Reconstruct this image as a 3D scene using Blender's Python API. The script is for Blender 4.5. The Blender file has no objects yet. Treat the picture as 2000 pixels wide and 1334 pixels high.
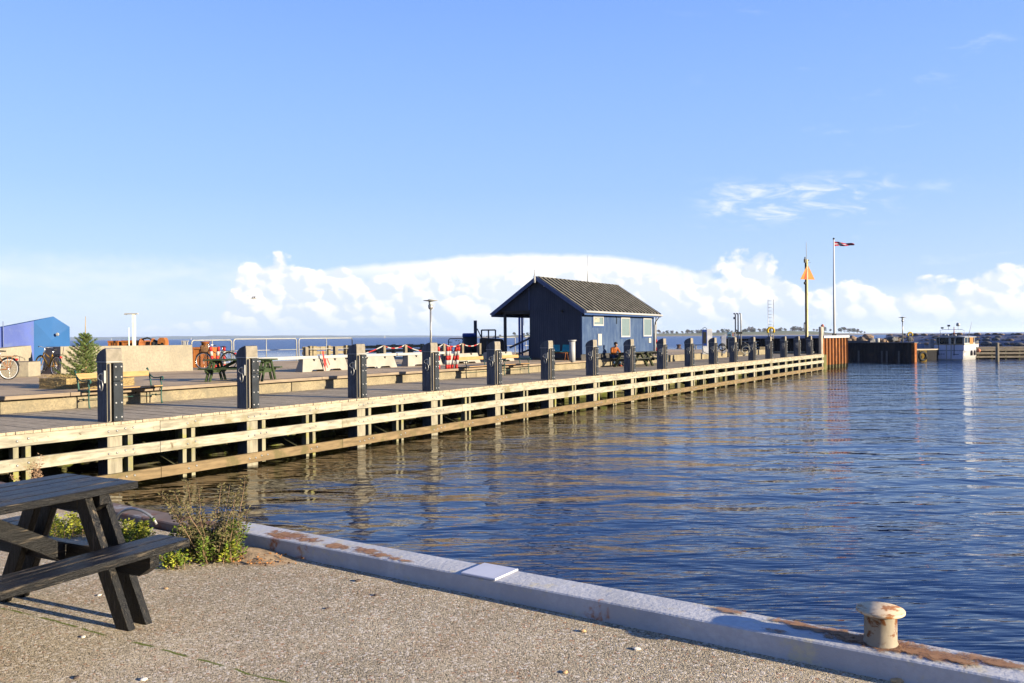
import bpy, bmesh, math, random
from mathutils import Vector, Matrix, Euler, noise
random.seed(7)
R = math.radians
sc = bpy.context.scene
COL = sc.collection
# ---------------- camera ----------------
F = 1600.0; EYE = 1.6
cam_d = bpy.data.cameras.new('camera'); cam = bpy.data.objects.new('camera', cam_d); COL.objects.link(cam)
cam_d.sensor_width = 36; cam_d.lens = 36*F/2000; cam_d.clip_end = 60000; cam_d.clip_start = .05
PITCH = math.atan(10.5/1600); ROLL = math.atan(.0085)
CM = Matrix.Rotation(math.pi/2-PITCH, 4, 'X') @ Matrix.Rotation(-ROLL, 4, 'Z')
CM.translation = Vector((0, 0, EYE)); cam.matrix_world = CM
sc.camera = cam
# ---------------- world ----------------
SUN_EL = 13.5; SUN_DIR = Vector((.9, -.436, 0)).normalized()      # towards the sun
SUN_AZ = math.atan2(SUN_DIR.x, SUN_DIR.y)
w = bpy.data.worlds.new('World'); sc.world = w; w.use_nodes = True
NT = w.node_tree; NT.nodes.clear()
class NB:
    def __init__(s, nt): s.nt = nt
    def n(s, t, **k):
        x = s.nt.nodes.new(t)
        for a, b in k.items():
            if a == 'ins':
                for i, v in b.items():
                    if isinstance(v, bpy.types.NodeSocket): s.nt.links.new(v, x.inputs[i])
                    elif v is not None: x.inputs[i].default_value = v
            else: setattr(x, a, b)
        return x
    def m(s, op, a, b=None, c=None, clamp=False):
        x = s.n('ShaderNodeMath', operation=op, use_clamp=clamp)
        for i, v in enumerate((a, b, c)):
            if v is None: continue
            if isinstance(v, bpy.types.NodeSocket): s.nt.links.new(v, x.inputs[i])
            else: x.inputs[i].default_value = v
        return x.outputs[0]
    def mr(s, v, a, b, c=0., d=1., t='SMOOTHSTEP'):
        x = s.n('ShaderNodeMapRange', interpolation_type=t)
        s.nt.links.new(v, x.inputs[0])
        for i, q in enumerate((a, b, c, d)):
            if isinstance(q, bpy.types.NodeSocket): s.nt.links.new(q, x.inputs[i+1])
            else: x.inputs[i+1].default_value = q
        return x.outputs[0]
    def mix(s, f, a, b, bt='MIX'):
        x = s.n('ShaderNodeMix', data_type='RGBA', blend_type=bt)
        for i, v in ((0, f), (6, a), (7, b)):
            if isinstance(v, bpy.types.NodeSocket): s.nt.links.new(v, x.inputs[i])
            else: x.inputs[i].default_value = v if i == 0 else (*v, 1)[:4]
        return x.outputs[2]
    def noise(s, v, sc_, det=6, rough=.5, dist=0):
        x = s.n('ShaderNodeTexNoise', ins={'Scale': sc_, 'Detail': det, 'Roughness': rough, 'Distortion': dist})
        s.nt.links.new(v, x.inputs['Vector']); return x.outputs['Fac']
    def comb(s, x, y, z=0.):
        c = s.n('ShaderNodeCombineXYZ')
        for i, v in enumerate((x, y, z)):
            if isinstance(v, bpy.types.NodeSocket): s.nt.links.new(v, c.inputs[i])
            else: c.inputs[i].default_value = v
        return c.outputs[0]
    def curve(s, v, pts, lo, hi):     # float curve of v; pts in (x, y) with y in 0..1
        f = s.m('DIVIDE', s.m('SUBTRACT', v, lo), hi-lo)
        c = s.n('ShaderNodeFloatCurve'); s.nt.links.new(f, c.inputs['Value'])
        cu = c.mapping.curves[0]
        P = [((x-lo)/(hi-lo), y) for x, y in pts]
        cu.points[0].location = P[0]; cu.points[1].location = P[-1]
        for p in P[1:-1]: cu.points.new(*p)
        c.mapping.update(); return c.outputs[0]
B = NB(NT)
sky = B.n('ShaderNodeTexSky', sky_type='NISHITA', sun_disc=False)
sky.sun_elevation = R(SUN_EL); sky.sun_rotation = SUN_AZ
sky.air_density = 1.0; sky.dust_density = .2; sky.ozone_density = 1.3
tc = B.n('ShaderNodeTexCoord'); sp = B.n('ShaderNodeSeparateXYZ'); NT.links.new(tc.outputs['Generated'], sp.inputs[0])
DX, DY, DZ = sp.outputs
az = B.m('MULTIPLY', B.m('ARCTAN2', DX, DY), 57.2958)       # degrees, 0 = north (+Y)
el = B.m('MULTIPLY', B.m('ARCSINE', DZ), 57.2958)
rmp = B.n('ShaderNodeValToRGB'); NT.links.new(B.m('DIVIDE', el, 50.), rmp.inputs[0]); cr = rmp.color_ramp; cr.interpolation = 'B_SPLINE'
for i, (p_, c_) in enumerate(((0, (2.75, 3.5, 4.45)), (.06, (2.45, 3.25, 4.6)), (.20, (1.62, 2.72, 4.95)), (.46, (1.05, 2.06, 5.2)), (1, (.34, .95, 3.3)))):
    e_ = cr.elements[i] if i < 2 else cr.elements.new(p_)
    e_.position = p_; e_.color = (*[x/5 for x in c_], 1)
rsc = B.mix(1.0, rmp.outputs[0], (5., 5., 5.), 'MULTIPLY')
skyc = B.mix(.86, sky.outputs[0], rsc)
V = B.comb(az, B.m('MULTIPLY', el, 1.25))
# warped coordinates give billows
wn = B.n('ShaderNodeTexNoise', ins={'Scale': .9, 'Detail': 5, 'Roughness': .55}); NT.links.new(V, wn.inputs['Vector'])
vm = B.n('ShaderNodeVectorMath', operation='MULTIPLY_ADD'); NT.links.new(wn.outputs['Color'], vm.inputs[0])
vm.inputs[1].default_value = (1.1, 1.1, 0); NT.links.new(V, vm.inputs[2]); VW = vm.outputs[0]
def billow(v, sc_):
    x = B.n('ShaderNodeTexVoronoi', feature='F1', ins={'Scale': sc_, 'Detail': 1.5, 'Roughness': .45})
    NT.links.new(v, x.inputs['Vector']); return x.outputs['Distance']
b1 = billow(VW, .42)
off = B.n('ShaderNodeVectorMath', operation='ADD'); NT.links.new(VW, off.inputs[0]); off.inputs[1].default_value = (.35, .3, 0)
b2 = billow(off.outputs[0], .42)
n1 = B.noise(V, .55, 8, .6)
# cumulus bank: height of its top (degrees of elevation / 8) against azimuth
top = B.curve(az, [(-180, .22), (-40, .2), (-26, .24), (-20.5, .24), (-18.8, .42), (-16.8, .76), (-13.5, .74), (-10, .68), (-6, .72), (-2, .66), (2, .72), (6, .66), (10, .68), (13.5, .64), (15.8, .80), (18.3, .62), (19.6, .44), (22, .54), (25, .48), (28, .46), (30.5, .60), (36, .52), (60, .4), (180, .22)], -180, 180)
topd = B.m('MULTIPLY', top, 8.0)
dens = B.m('SUBTRACT', B.m('SUBTRACT', topd, el), B.m('MULTIPLY', B.m('SUBTRACT', b1, .35), 2.1))
dens = B.m('ADD', dens, B.m('MULTIPLY', B.m('SUBTRACT', n1, .5), 2.0))
cum = B.mr(dens, -.15, .35)
gaps = B.mr(B.m('ADD', B.noise(VW, .42, 5, .5), B.m('MULTIPLY', el, .025)), .26, .40)
low = B.mr(el, .1, 1.6)
cum = B.m('MULTIPLY', cum, B.m('MULTIPLY', gaps, B.m('ADD', B.m('MULTIPLY', low, .86), .1)))
# flat anvil of the big cloud
anv_top = B.m('MULTIPLY', B.curve(az, [(-180, 0), (-30, 0), (-20, .30), (-12, .615), (-6, .68), (0, .735), (5, .72), (9, .66), (13.5, .52), (18, .2), (21, 0), (180, 0)], -180, 180), 8.0)
anv_bot = B.m('MULTIPLY', B.curve(az, [(-180, 1), (-30, 1), (-20, .46), (-12, .52), (-6, .48), (-2, .34), (5, .2), (13, .2), (20, .4), (25, 1), (180, 1)], -180, 180), 8.0)
nn = B.m('MULTIPLY', B.m('SUBTRACT', B.noise(V, 1.2, 6, .55), .5), .35)
anv = B.m('MULTIPLY', B.mr(B.m('SUBTRACT', B.m('ADD', anv_top, nn), el), -.02, .5), B.mr(B.m('SUBTRACT', el, anv_bot), -1.0, .8))
anv = B.m('MULTIPLY', anv, B.mr(az, -24, -6, 0, 1.))
VS = B.comb(B.m('ADD', B.m('MULTIPLY', az, .42), B.m('MULTIPLY', el, .35)), B.m('MULTIPLY', el, 1.35), 3.3)
# thin veil to the left, soft top
veil = B.m('MULTIPLY', B.mr(B.m('ADD', el, B.m('MULTIPLY', nn, 3.0)), 5.8, 3.6), B.m('MULTIPLY', B.mr(az, -14, -19), B.mr(az, -60, -31.5, 1., .75)))
veil = B.m('MULTIPLY', veil, 1.0)
veil2 = B.m('MULTIPLY', B.mr(el, 3.4, 2.3), B.mr(az, 16, 24)); veil2 = B.m('MULTIPLY', veil2, .35)
# thin wisps high on the right
ws = B.noise(VS, 1.0, 7, .58, .6)
box = B.m('MULTIPLY', B.m('MULTIPLY', B.mr(az, 11.5, 15.5), B.mr(az, 27, 22.5)), B.m('MULTIPLY', B.mr(el, 6.7, 8.0), B.mr(el, 10.8, 9.2)))
wisp = B.m('MULTIPLY', B.mr(ws, .42, .78), B.m('MULTIPLY', box, 1.0))
fn = B.m('MULTIPLY', B.mr(B.noise(VS, .55, 7, .6, .4), .60, .85), B.m('MULTIPLY', B.mr(az, 5, 25), .35))
# colours
lit = B.mr(B.m('SUBTRACT', b2, b1), -.10, .16)
shade = B.m('MULTIPLY', B.m('ADD', B.m('MULTIPLY', lit, .6), .4), B.mr(el, .4, 3.6, .55, 1.))
CS = 1.0
ccol = B.mix(shade, (2.6, 3.3, 4.6), (5.6, 5.4, 5.1))
acol = B.mix(B.mr(el, 3.0, 5.6), (4.2, 4.5, 4.9), (5.2, 5.1, 5.0))
haz = B.m('MULTIPLY', B.mr(el, 3.2, 0.0), .5)
c = B.mix(haz, skyc, (2.9, 3.6, 4.5))
c = B.mix(B.m('MULTIPLY', veil, B.m('MULTIPLY', B.mr(el, .6, 4.0, .25, .95), B.mr(B.noise(VS, .5, 5, .55), .3, .62, .35, 1.))), c, (4.1, 4.45, 5.0))
c = B.mix(B.m('MULTIPLY', veil2, 1.0), c, (3.7, 4.25, 4.75))
c = B.mix(B.m('MULTIPLY', anv, .93), c, acol)
c = B.mix(B.m('MULTIPLY', cum, .93), c, ccol)
c = B.mix(B.m('MULTIPLY', wisp, .8), c, (4.8, 4.9, 5.0))
c = B.mix(fn, c, (4.2, 4.6, 5.0))
w.cycles.sampling_method = 'MANUAL'; w.cycles.sample_map_resolution = 256
bg = B.n('ShaderNodeBackground', ins={'Strength': .054}); NT.links.new(c, bg.inputs[0])
wo = B.n('ShaderNodeOutputWorld'); NT.links.new(bg.outputs[0], wo.inputs[0])
# ---------------- sun ----------------
sl = bpy.data.lights.new('sun', 'SUN'); sl.energy = 4.3; sl.angle = R(.53); sl.color = (1, .86, .63)
so = bpy.data.objects.new('sun', sl); COL.objects.link(so)
d3 = Vector((SUN_DIR.x*math.cos(R(SUN_EL)), SUN_DIR.y*math.cos(R(SUN_EL)), math.sin(R(SUN_EL))))
so.rotation_euler = d3.to_track_quat('Z', 'Y').to_euler(); so.location = (20, -10, 30)
sc.view_settings.view_transform = 'Standard'; sc.view_settings.look = 'None'
sc.view_settings.exposure = 2.05; sc.view_settings.gamma = 1; sc.view_settings.use_curve_mapping = False
sc.cycles.max_bounces = 6; sc.cycles.diffuse_bounces = 3; sc.cycles.glossy_bounces = 3
sc.cycles.caustics_reflective = False; sc.cycles.caustics_refractive = False
# ---------------- placing ----------------
M3 = CM.to_3x3()
def gp(px, py, z=0.):                      # ground point (height z) seen at a pixel of the 2000 px photograph
    r = M3 @ Vector(((px-1000)/F, -(py-667)/F, -1)); t = (z-EYE)/r.z
    return Vector((r.x*t, r.y*t, z))
def dp(px, py, Y):                         # point at distance Y
    r = M3 @ Vector(((px-1000)/F, -(py-667)/F, -1)); t = Y/r.y
    return Vector((r.x*t, Y, EYE+r.z*t))
O = gp(0, 845); PHI = R(56.4447)
def J(s, t, z=0.):                         # jetty frame: s along the jetty, t inland
    return Vector((O.x+s*math.cos(PHI)-t*math.sin(PHI), O.y+s*math.sin(PHI)+t*math.cos(PHI), z))
def ST(p):
    dx, dy = p[0]-O.x, p[1]-O.y
    return dx*math.cos(PHI)+dy*math.sin(PHI), -dx*math.sin(PHI)+dy*math.cos(PHI)
QZ = .37                                   # height of the upper quay
WZ = -1.3                                  # water level
# ---------------- materials ----------------
MATS = {}
def mat(name, col, rough=.75, var=.15, scale=3., stretch=(1, 1, 1), bump=.15, bscale=None, spots=None, spots2=None, metal=0., det=8, spec=None, bdist=.01, fine=None):
    """base colour with noise variation; spots = (colour, scale, lo, hi) stains with a shape of their own"""
    if name in MATS: return MATS[name]
    m = bpy.data.materials.new(name); m.use_nodes = True; nt = m.node_tree; nt.nodes.clear(); b = NB(nt)
    tc = b.n('ShaderNodeTexCoord'); oi = b.n('ShaderNodeObjectInfo')
    ad = b.n('ShaderNodeVectorMath', operation='ADD'); nt.links.new(tc.outputs['Object'], ad.inputs[0])
    nt.links.new(b.m('MULTIPLY', oi.outputs['Random'], 57.), ad.inputs[1])
    mp = b.n('ShaderNodeMapping'); nt.links.new(ad.outputs[0], mp.inputs[0]); mp.inputs['Scale'].default_value = stretch
    v = mp.outputs[0]
    f = b.noise(v, scale, det, .6)
    hi = tuple(min(1, c*(1+var)) for c in col); lo = tuple(c*(1-var) for c in col)
    c = b.mix(b.mr(f, .3, .7), lo, hi)
    if fine: c = b.mix(b.m('MULTIPLY', b.mr(b.noise(v, fine[0], 3, .6), .4, .62), fine[2]), c, fine[1])
    for s in (spots, spots2):
        if s: c = b.mix(b.mr(b.noise(ad.outputs[0] if len(s) < 5 else v, s[1], 7, .65, .3), s[2], s[3]), c, s[0])
    p = b.n('ShaderNodeBsdfPrincipled', ins={'Roughness': rough, 'Metallic': metal})
    p.inputs['Specular IOR Level'].default_value = .12 if spec is None else spec
    nt.links.new(c, p.inputs['Base Color'])
    if bump:
        bp = b.n('ShaderNodeBump', ins={'Strength': bump, 'Distance': bdist}); nt.links.new(b.noise(v, bscale or scale*4, 6, .6), bp.inputs['Height'])
        nt.links.new(bp.outputs[0], p.inputs['Normal'])
    o = b.n('ShaderNodeOutputMaterial'); nt.links.new(p.outputs[0], o.inputs[0])
    MATS[name] = m; return m
RUST = (.15, .05, .016)
rail_m = mat('weathered_pine', (.205, .188, .148), .85, .32, 2.2, (1, 6, 6), .3, spots=((.135, .118, .07), 1.2, .54, .70), spots2=((.09, .07, .045), 5, .63, .70))
rail_wet = mat('damp_pine', (.115, .082, .045), .7, .3, 2.2, (1, 6, 6), .3, spots=((.08, .065, .03), 2.0, .5, .65))
pile_m = mat('pile_timber', (.165, .15, .115), .85, .25, 2.2, (6, 6, 1), .3, spots=((.12, .12, .035), 2.2, .56, .72))
strut_m = mat('strut_timber', (.155, .143, .10), .85, .25, 2.2, (6, 6, 1), .3, spots=((.15, .15, .025), 1.5, .5, .7))
deck_m = mat('deck_boards_grey', (.25, .208, .15), .85, .25, 4, (6, 1, 6), .4, spots=((.19, .155, .11), .9, .45, .7), spots2=((.32, .28, .21), 14, .62, .75))
dark_timber = mat('dark_wet_timber', (.05, .05, .028), .8, .3, 3, (1, 1, 1), .3, spots=((.10, .11, .025), 2, .55, .7))
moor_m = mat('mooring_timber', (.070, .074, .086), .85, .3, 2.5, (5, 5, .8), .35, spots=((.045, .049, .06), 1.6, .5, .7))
moor_lit = mat('mooring_sunlit_edge', (.185, .16, .13), .85, .2, 3, (5, 5, .8), .25)  # pale copy of the mooring timber, standing for sunlit wood
cap_m = mat('post_cap_sunlit_face', (.15, .133, .108), .9, .18, 8, (1, 1, 1), .3, spots=((.13, .115, .09), 6, .56, .7))
rubber_m = mat('black_rubber', (.013, .0165, .022), .75, .3, 6, (1, 1, .5), .2, spec=.2, spots=((.018, .019, .02), 5, .55, .75))
galv_m = mat('galvanised_steel', (.22, .22, .22), .42, .12, 12, (1, 1, 1), .05, metal=.6)
conc_m = mat('old_concrete', (.172, .142, .092), .92, .2, 1.6, (1, 1, 1), .5, 12, spots=((.11, .097, .07), 1.3, .52, .7), spots2=((.30, .18, .03), 2.4, .69, .73), fine=(26, (.09, .08, .06), .55))
wall_conc = mat('wall_concrete', (.215, .188, .14), .92, .14, 1.0, (1, 1, .6), .35, 14, spots=((.17, .155, .12), .9, .5, .75), fine=(20, (.15, .135, .11), .5))
asph_m = mat('quay_asphalt', (.29, .215, .135), .95, .14, .7, (1, 1, 1), .5, 60, spots=((.21, .155, .10), .45, .45, .7), fine=(35, (.36, .29, .21), .5))
mossy_m = mat('mossy_wall', (.085, .08, .033), .9, .3, 1.2, (1, 1, .5), .7, 8, spots=((.05, .065, .01), 1.4, .45, .65), spots2=((.05, .045, .03), 1.1, .55, .7), bdist=.03)
beam_m = mat('edge_beam_timber', (.16, .125, .09), .88, .2, 2.4, (1, 7, 7), .3, spots=((.17, .135, .10), 1.5, .5, .7))
white_m = mat('white_paint', (.24, .235, .225), .55, .06, 4, (1, 1, 1), .06, spots=((.17, .16, .14), 3, .6, .75))
whiteplastic = mat('white_plastic', (.26, .26, .26), .4, .04, 4)
black_m = mat('black_paint', (.010, .011, .012), .6, .25, 6, spec=.3)
pole_white = mat('clean_white_paint', (.42, .42, .42), .5, .04, 4, bump=0)
dgreen_m = mat('green_cast_iron', (.018, .055, .045), .4, .3, 9, bump=.1)
benchwood = mat('varnished_slat', (.25, .15, .062), .5, .2, 3, (1, 8, 8), .12)
table_green = mat('green_painted_timber', (.028, .042, .018), .6, .2, 4, (1, 6, 6), .2, spots=((.05, .06, .03), 5, .62, .75))
rust_m = mat('rusty_steel', RUST, .9, .35, 5, bump=.4, spots=((.22, .085, .025), 3, .45, .7))
orange_m = mat('orange_paint', (.22, .078, .02), .6, .15, 3, spots=((.12, .035, .012), 4, .58, .7))
red_m = mat('red_paint', (.24, .018, .016), .5, .1, 6)
yellow_m = mat('yellow_paint', (.40, .20, .01), .45, .1, 6)
blue_m = mat('blue_steel', (.008, .035, .16), .45, .12, 5)
navy_m = mat('navy_container', (.02, .028, .05), .6, .2, 3)
tyre_m = mat('tyre_rubber', (.02, .02, .02), .8, .2, 9)
chrome_m = mat('bright_metal', (.62, .62, .62), .28, .05, 9, metal=.9)
glass_m = mat('window_glass', (.085, .115, .115), .12, .05, 2, bump=0, spec=.8)
darkglass = mat('dark_glass', (.02, .028, .032), .08, .2, 2, bump=0, spec=.8)
# ---------------- mesh builder ----------------
def rotm(ax, deg): return Matrix.Rotation(R(deg), 3, ax)
class MB:
    def __init__(s): s.v = []; s.f = []; s.sm = []
    def quad(s, *p):
        n = len(s.v); s.v += [tuple(q) for q in p]; s.f.append(tuple(range(n, n+len(p)))); s.sm.append(False); return s
    def box(s, x0, x1, y0, y1, z0, z1, m=None, o=(0, 0, 0)):
        n = len(s.v); P = [Vector((x, y, z)) for z in (z0, z1) for y in (y0, y1) for x in (x0, x1)]
        if m is not None: P = [m @ p + Vector(o) for p in P]
        s.v += [tuple(p) for p in P]
        for a in ((0, 2, 3, 1), (4, 5, 7, 6), (0, 1, 5, 4), (2, 6, 7, 3), (0, 4, 6, 2), (1, 3, 7, 5)):
            s.f.append(tuple(n+i for i in a)); s.sm.append(False)
        return s
    def bar(s, a, b, wd, ht, up=(0, 0, 1)):
        a = Vector(a); b = Vector(b); x = (b-a); L = x.length; x.normalize(); up = Vector(up)
        y = up.cross(x)
        if y.length < 1e-4: y = Vector((1, 0, 0)).cross(x)
        y.normalize(); z = x.cross(y)
        m = Matrix((x, y, z)).transposed()
        return s.box(0, L, -wd/2, wd/2, -ht/2, ht/2, m, a)
    def tube(s, pts, r, seg=8, closed=False, caps=True):
        pts = [Vector(p) for p in pts]; n0 = len(s.v); N = len(pts); prev = None
        rs = r if isinstance(r, (list, tuple)) else [r]*N
        for i, p in enumerate(pts):
            if closed: t = pts[(i+1) % N]-pts[i-1]
            else: t = pts[min(i+1, N-1)]-pts[max(i-1, 0)]
            t.normalize()
            if prev is None:
                a = Vector((0, 0, 1)) if abs(t.z) < .9 else Vector((1, 0, 0))
                u = t.cross(a).normalized()
            else:
                u = prev-t*prev.dot(t)
                u = u.normalized() if u.length > 1e-5 else t.orthogonal().normalized()
            prev = u; w_ = t.cross(u)
            for k in range(seg):
                a = 2*math.pi*k/seg; s.v.append(tuple(p+(u*math.cos(a)+w_*math.sin(a))*rs[i]))
        for i in range(N if closed else N-1):
            j = (i+1) % N
            for k in range(seg):
                l = (k+1) % seg
                s.f.append((n0+i*seg+k, n0+i*seg+l, n0+j*seg+l, n0+j*seg+k)); s.sm.append(True)
        if caps and not closed:
            s.f.append(tuple(n0+k for k in range(seg-1, -1, -1))); s.sm.append(False)
            s.f.append(tuple(n0+(N-1)*seg+k for k in range(seg))); s.sm.append(False)
        return s
    def lathe(s, prof, o=(0, 0, 0), seg=20, m=None, smooth=True):
        n0 = len(s.v); o = Vector(o)
        for r, z in prof:
            for k in range(seg):
                a = 2*math.pi*k/seg; p = Vector((r*math.cos(a), r*math.sin(a), z))
                if m is not None: p = m @ p
                s.v.append(tuple(p+o))
        for i in range(len(prof)-1):
            for k in range(seg):
                l = (k+1) % seg
                s.f.append((n0+i*seg+k, n0+i*seg+l, n0+(i+1)*seg+l, n0+(i+1)*seg+k)); s.sm.append(smooth)
        s.f.append(tuple(n0+k for k in range(seg-1, -1, -1))); s.sm.append(False)
        s.f.append(tuple(n0+(len(prof)-1)*seg+k for k in range(seg))); s.sm.append(False)
        return s
    def torus(s, c, R_, r, ax=(0, 1, 0), seg=28, sub=6, a0=0, a1=360):
        c = Vector(c); ax = Vector(ax).normalized(); u = ax.orthogonal().normalized(); v = ax.cross(u)
        if abs(ax.z) < .5: u = Vector((0, 0, 1)).cross(ax).normalized(); v = ax.cross(u)*1; v = Vector((0, 0, 1))-ax*ax.z; v.normalize()
        cl = (a1-a0) >= 360; n = seg if cl else seg+1
        P = [c+(u*math.cos(R(a0+(a1-a0)*i/seg))+v*math.sin(R(a0+(a1-a0)*i/seg)))*R_ for i in range(n)]
        return s.tube(P, r, sub, closed=cl)
    def prism(s, poly, d0, d1, plane='xz'):       # closed outline extruded along the third axis
        def P(a, b, d): return {'xz': (a, d, b), 'yz': (d, a, b), 'xy': (a, b, d)}[plane]
        n = len(s.v); k = len(poly)
        s.v += [P(a, b, d0) for a, b in poly]+[P(a, b, d1) for a, b in poly]
        s.f.append(tuple(range(n+k-1, n-1, -1))); s.f.append(tuple(range(n+k, n+2*k))); s.sm += [False]*2
        for i in range(k):
            j = (i+1) % k; s.f.append((n+i, n+j, n+k+j, n+k+i)); s.sm.append(False)
        return s
    def ball(s, c, r, seg=10, ring=7, sq=(1, 1, 1)):
        prof = [(max(.001, r*math.sin(math.pi*i/ring)), -r*math.cos(math.pi*i/ring)) for i in range(ring+1)]
        m = Matrix.Diagonal(Vector(sq)); return s.lathe(prof, c, seg, m)
    def mesh(s, name, m):
        me = bpy.data.meshes.new(name); me.from_pydata(s.v, [], s.f)
        me.polygons.foreach_set('use_smooth', s.sm)
        bm = bmesh.new(); bm.from_mesh(me); bmesh.ops.recalc_face_normals(bm, faces=bm.faces); bm.to_mesh(me); bm.free()
        for mm in (m if isinstance(m, (list, tuple)) else [m]): me.materials.append(mm)
        return me
    def build(s, name, m, parent=None, label=None, bevel=0, loc=None, rz=0):
        o = bpy.data.objects.new(name, s.mesh(name, m)); COL.objects.link(o)
        if parent: o.parent = parent
        if label: o['label'] = label
        if loc is not None: o.location = loc
        if rz: o.rotation_euler = (0, 0, rz)
        if bevel:
            b = o.modifiers.new('bevel', 'BEVEL'); b.width = bevel; b.segments = 2; b.limit_method = 'ANGLE'; b.angle_limit = R(40)
        return o
def tag(o, label, cat, group=None, kind=None):
    o['label'] = label; o['category'] = cat
    if group: o['group'] = group
    if kind: o['kind'] = kind
    return o
def thing(name, label, cat, loc=(0, 0, 0), rz=0, group=None):
    o = bpy.data.objects.new(name, None); COL.objects.link(o); o.empty_display_size = .2
    o.location = loc; o.rotation_euler = (0, 0, rz); return tag(o, label, cat, group)
def struct(o): o['kind'] = 'structure'; return o
def kids(o): return [c for c in COL.objects if c.parent == o]
def copy_tree(src, loc=None, rz=None, label=None, parent=None, tree=None, scale=None):
    if tree is None:
        tree = {}
        for c_ in COL.objects:
            if c_.parent: tree.setdefault(c_.parent, []).append(c_)
    c = src.copy(); COL.objects.link(c); c.parent = parent
    if loc is not None: c.location = loc
    if rz is not None: c.rotation_euler = (0, 0, rz)
    if label: c['label'] = label
    if scale: c.scale = scale
    for ch in tree.get(src, []): copy_tree(ch, parent=c, tree=tree)
    return c
def text_mesh(txt, size, m, parent, name, mw, depth=.002):
    cu = bpy.data.curves.new(name, 'FONT'); cu.body = txt; cu.size = size; cu.extrude = depth; cu.align_x = 'CENTER'; cu.align_y = 'CENTER'
    t = bpy.data.objects.new('tmp', cu); COL.objects.link(t)
    me = bpy.data.meshes.new_from_object(t.evaluated_get(bpy.context.evaluated_depsgraph_get()))
    bpy.data.objects.remove(t)
    me.materials.clear(); me.materials.append(m)
    o = bpy.data.objects.new(name, me); COL.objects.link(o); o.parent = parent; o.matrix_local = mw; return o
# ================= setting =================
# water: one sheet out to the horizon, shaped by wave geometry near the camera and by bump beyond
def water_material():
    m = bpy.data.materials.new('harbour_water'); m.use_nodes = True; nt = m.node_tree; nt.nodes.clear(); b = NB(nt)
    tc = b.n('ShaderNodeTexCoord'); P = tc.outputs['Object']
    cd = b.n('ShaderNodeVectorMath', operation='LENGTH'); nt.links.new(P, cd.inputs[0]); dist = cd.outputs['Value']
    def wv(scale, ang, st, det=3, rough=.5, dis=0.):
        mp = b.n('ShaderNodeMapping'); nt.links.new(P, mp.inputs[0]); mp.inputs['Rotation'].default_value = (0, 0, R(ang)); mp.inputs['Scale'].default_value = (st, 1, 1)
        return b.noise(mp.outputs[0], scale, det, rough, dis)
    big = wv(.62, 8, .42, 1.5, .45, .2)
    mid = wv(1.7, -6, .55, 2, .5, .3)
    r1 = wv(9.5, 26, .2, 2, .5)
    r2 = wv(10.5, -28, .2, 2, .5)
    far = wv(.35, 5, .35, 4, .6)
    patch = b.mr(b.noise(P, .09, 3, .5), .36, .62)                      # cat's-paws: ripples come in patches
    near = b.mr(dist, 4.5, 16, 1.25, .5)
    rip = b.m('MULTIPLY', b.m('ADD', r1, r2), b.m('MULTIPLY', near, b.m('ADD', b.m('MULTIPLY', patch, .75), .35)))
    h = b.m('ADD', b.m('MULTIPLY', big, .15), b.m('MULTIPLY', mid, .075))
    h = b.m('ADD', h, b.m('MULTIPLY', rip, .024))
    h = b.m('ADD', h, b.m('MULTIPLY', far, b.mr(dist, 20, 90, 0., .6)))
    bp = b.n('ShaderNodeBump', ins={'Strength': 1.0, 'Distance': 1.0}); nt.links.new(h, bp.inputs['Height'])
    dc = b.mix(b.mr(b.noise(P, .05, 3, .5), .35, .65), (.0010, .009, .040), (.0014, .013, .056))
    # murky olive shallows along the jetty
    sx = b.n('ShaderNodeSeparateXYZ'); nt.links.new(P, sx.inputs[0])
    tj = b.m('ADD', b.m('MULTIPLY', b.m('SUBTRACT', sx.outputs[0], O.x), -math.sin(PHI)), b.m('MULTIPLY', b.m('SUBTRACT', sx.outputs[1], O.y), math.cos(PHI)))
    dc = b.mix(b.mr(tj, -9, -1), dc, (.0045, .004, .0015))
    off = b.mr(dist, 55, 260)                                            # choppy open water: blue base colour stands in for reflected sky
    dc = b.mix(off, dc, b.mix(b.noise(P, .02, 5, .6), (.008, .030, .11), (.016, .055, .17)))
    p = b.n('ShaderNodeBsdfPrincipled', ins={'Roughness': .035, 'IOR': 1.333}); nt.links.new(dc, p.inputs['Base Color'])
    nt.links.new(b.mr(off, 0, 1, .5, .14), p.inputs['Specular IOR Level']); nt.links.new(b.mr(off, 0, 1, .035, .30), p.inputs['Roughness'])
    nt.links.new(bp.outputs[0], p.inputs['Normal'])
    o = b.n('ShaderNodeOutputMaterial'); nt.links.new(p.outputs[0], o.inputs[0]); return m
wm = water_material()
W_ = MB(); W_.quad((-9000, -60, WZ), (9000, -60, WZ), (9000, 12500, WZ), (-9000, 12500, WZ))
struct(W_.build('water', wm))
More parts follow.
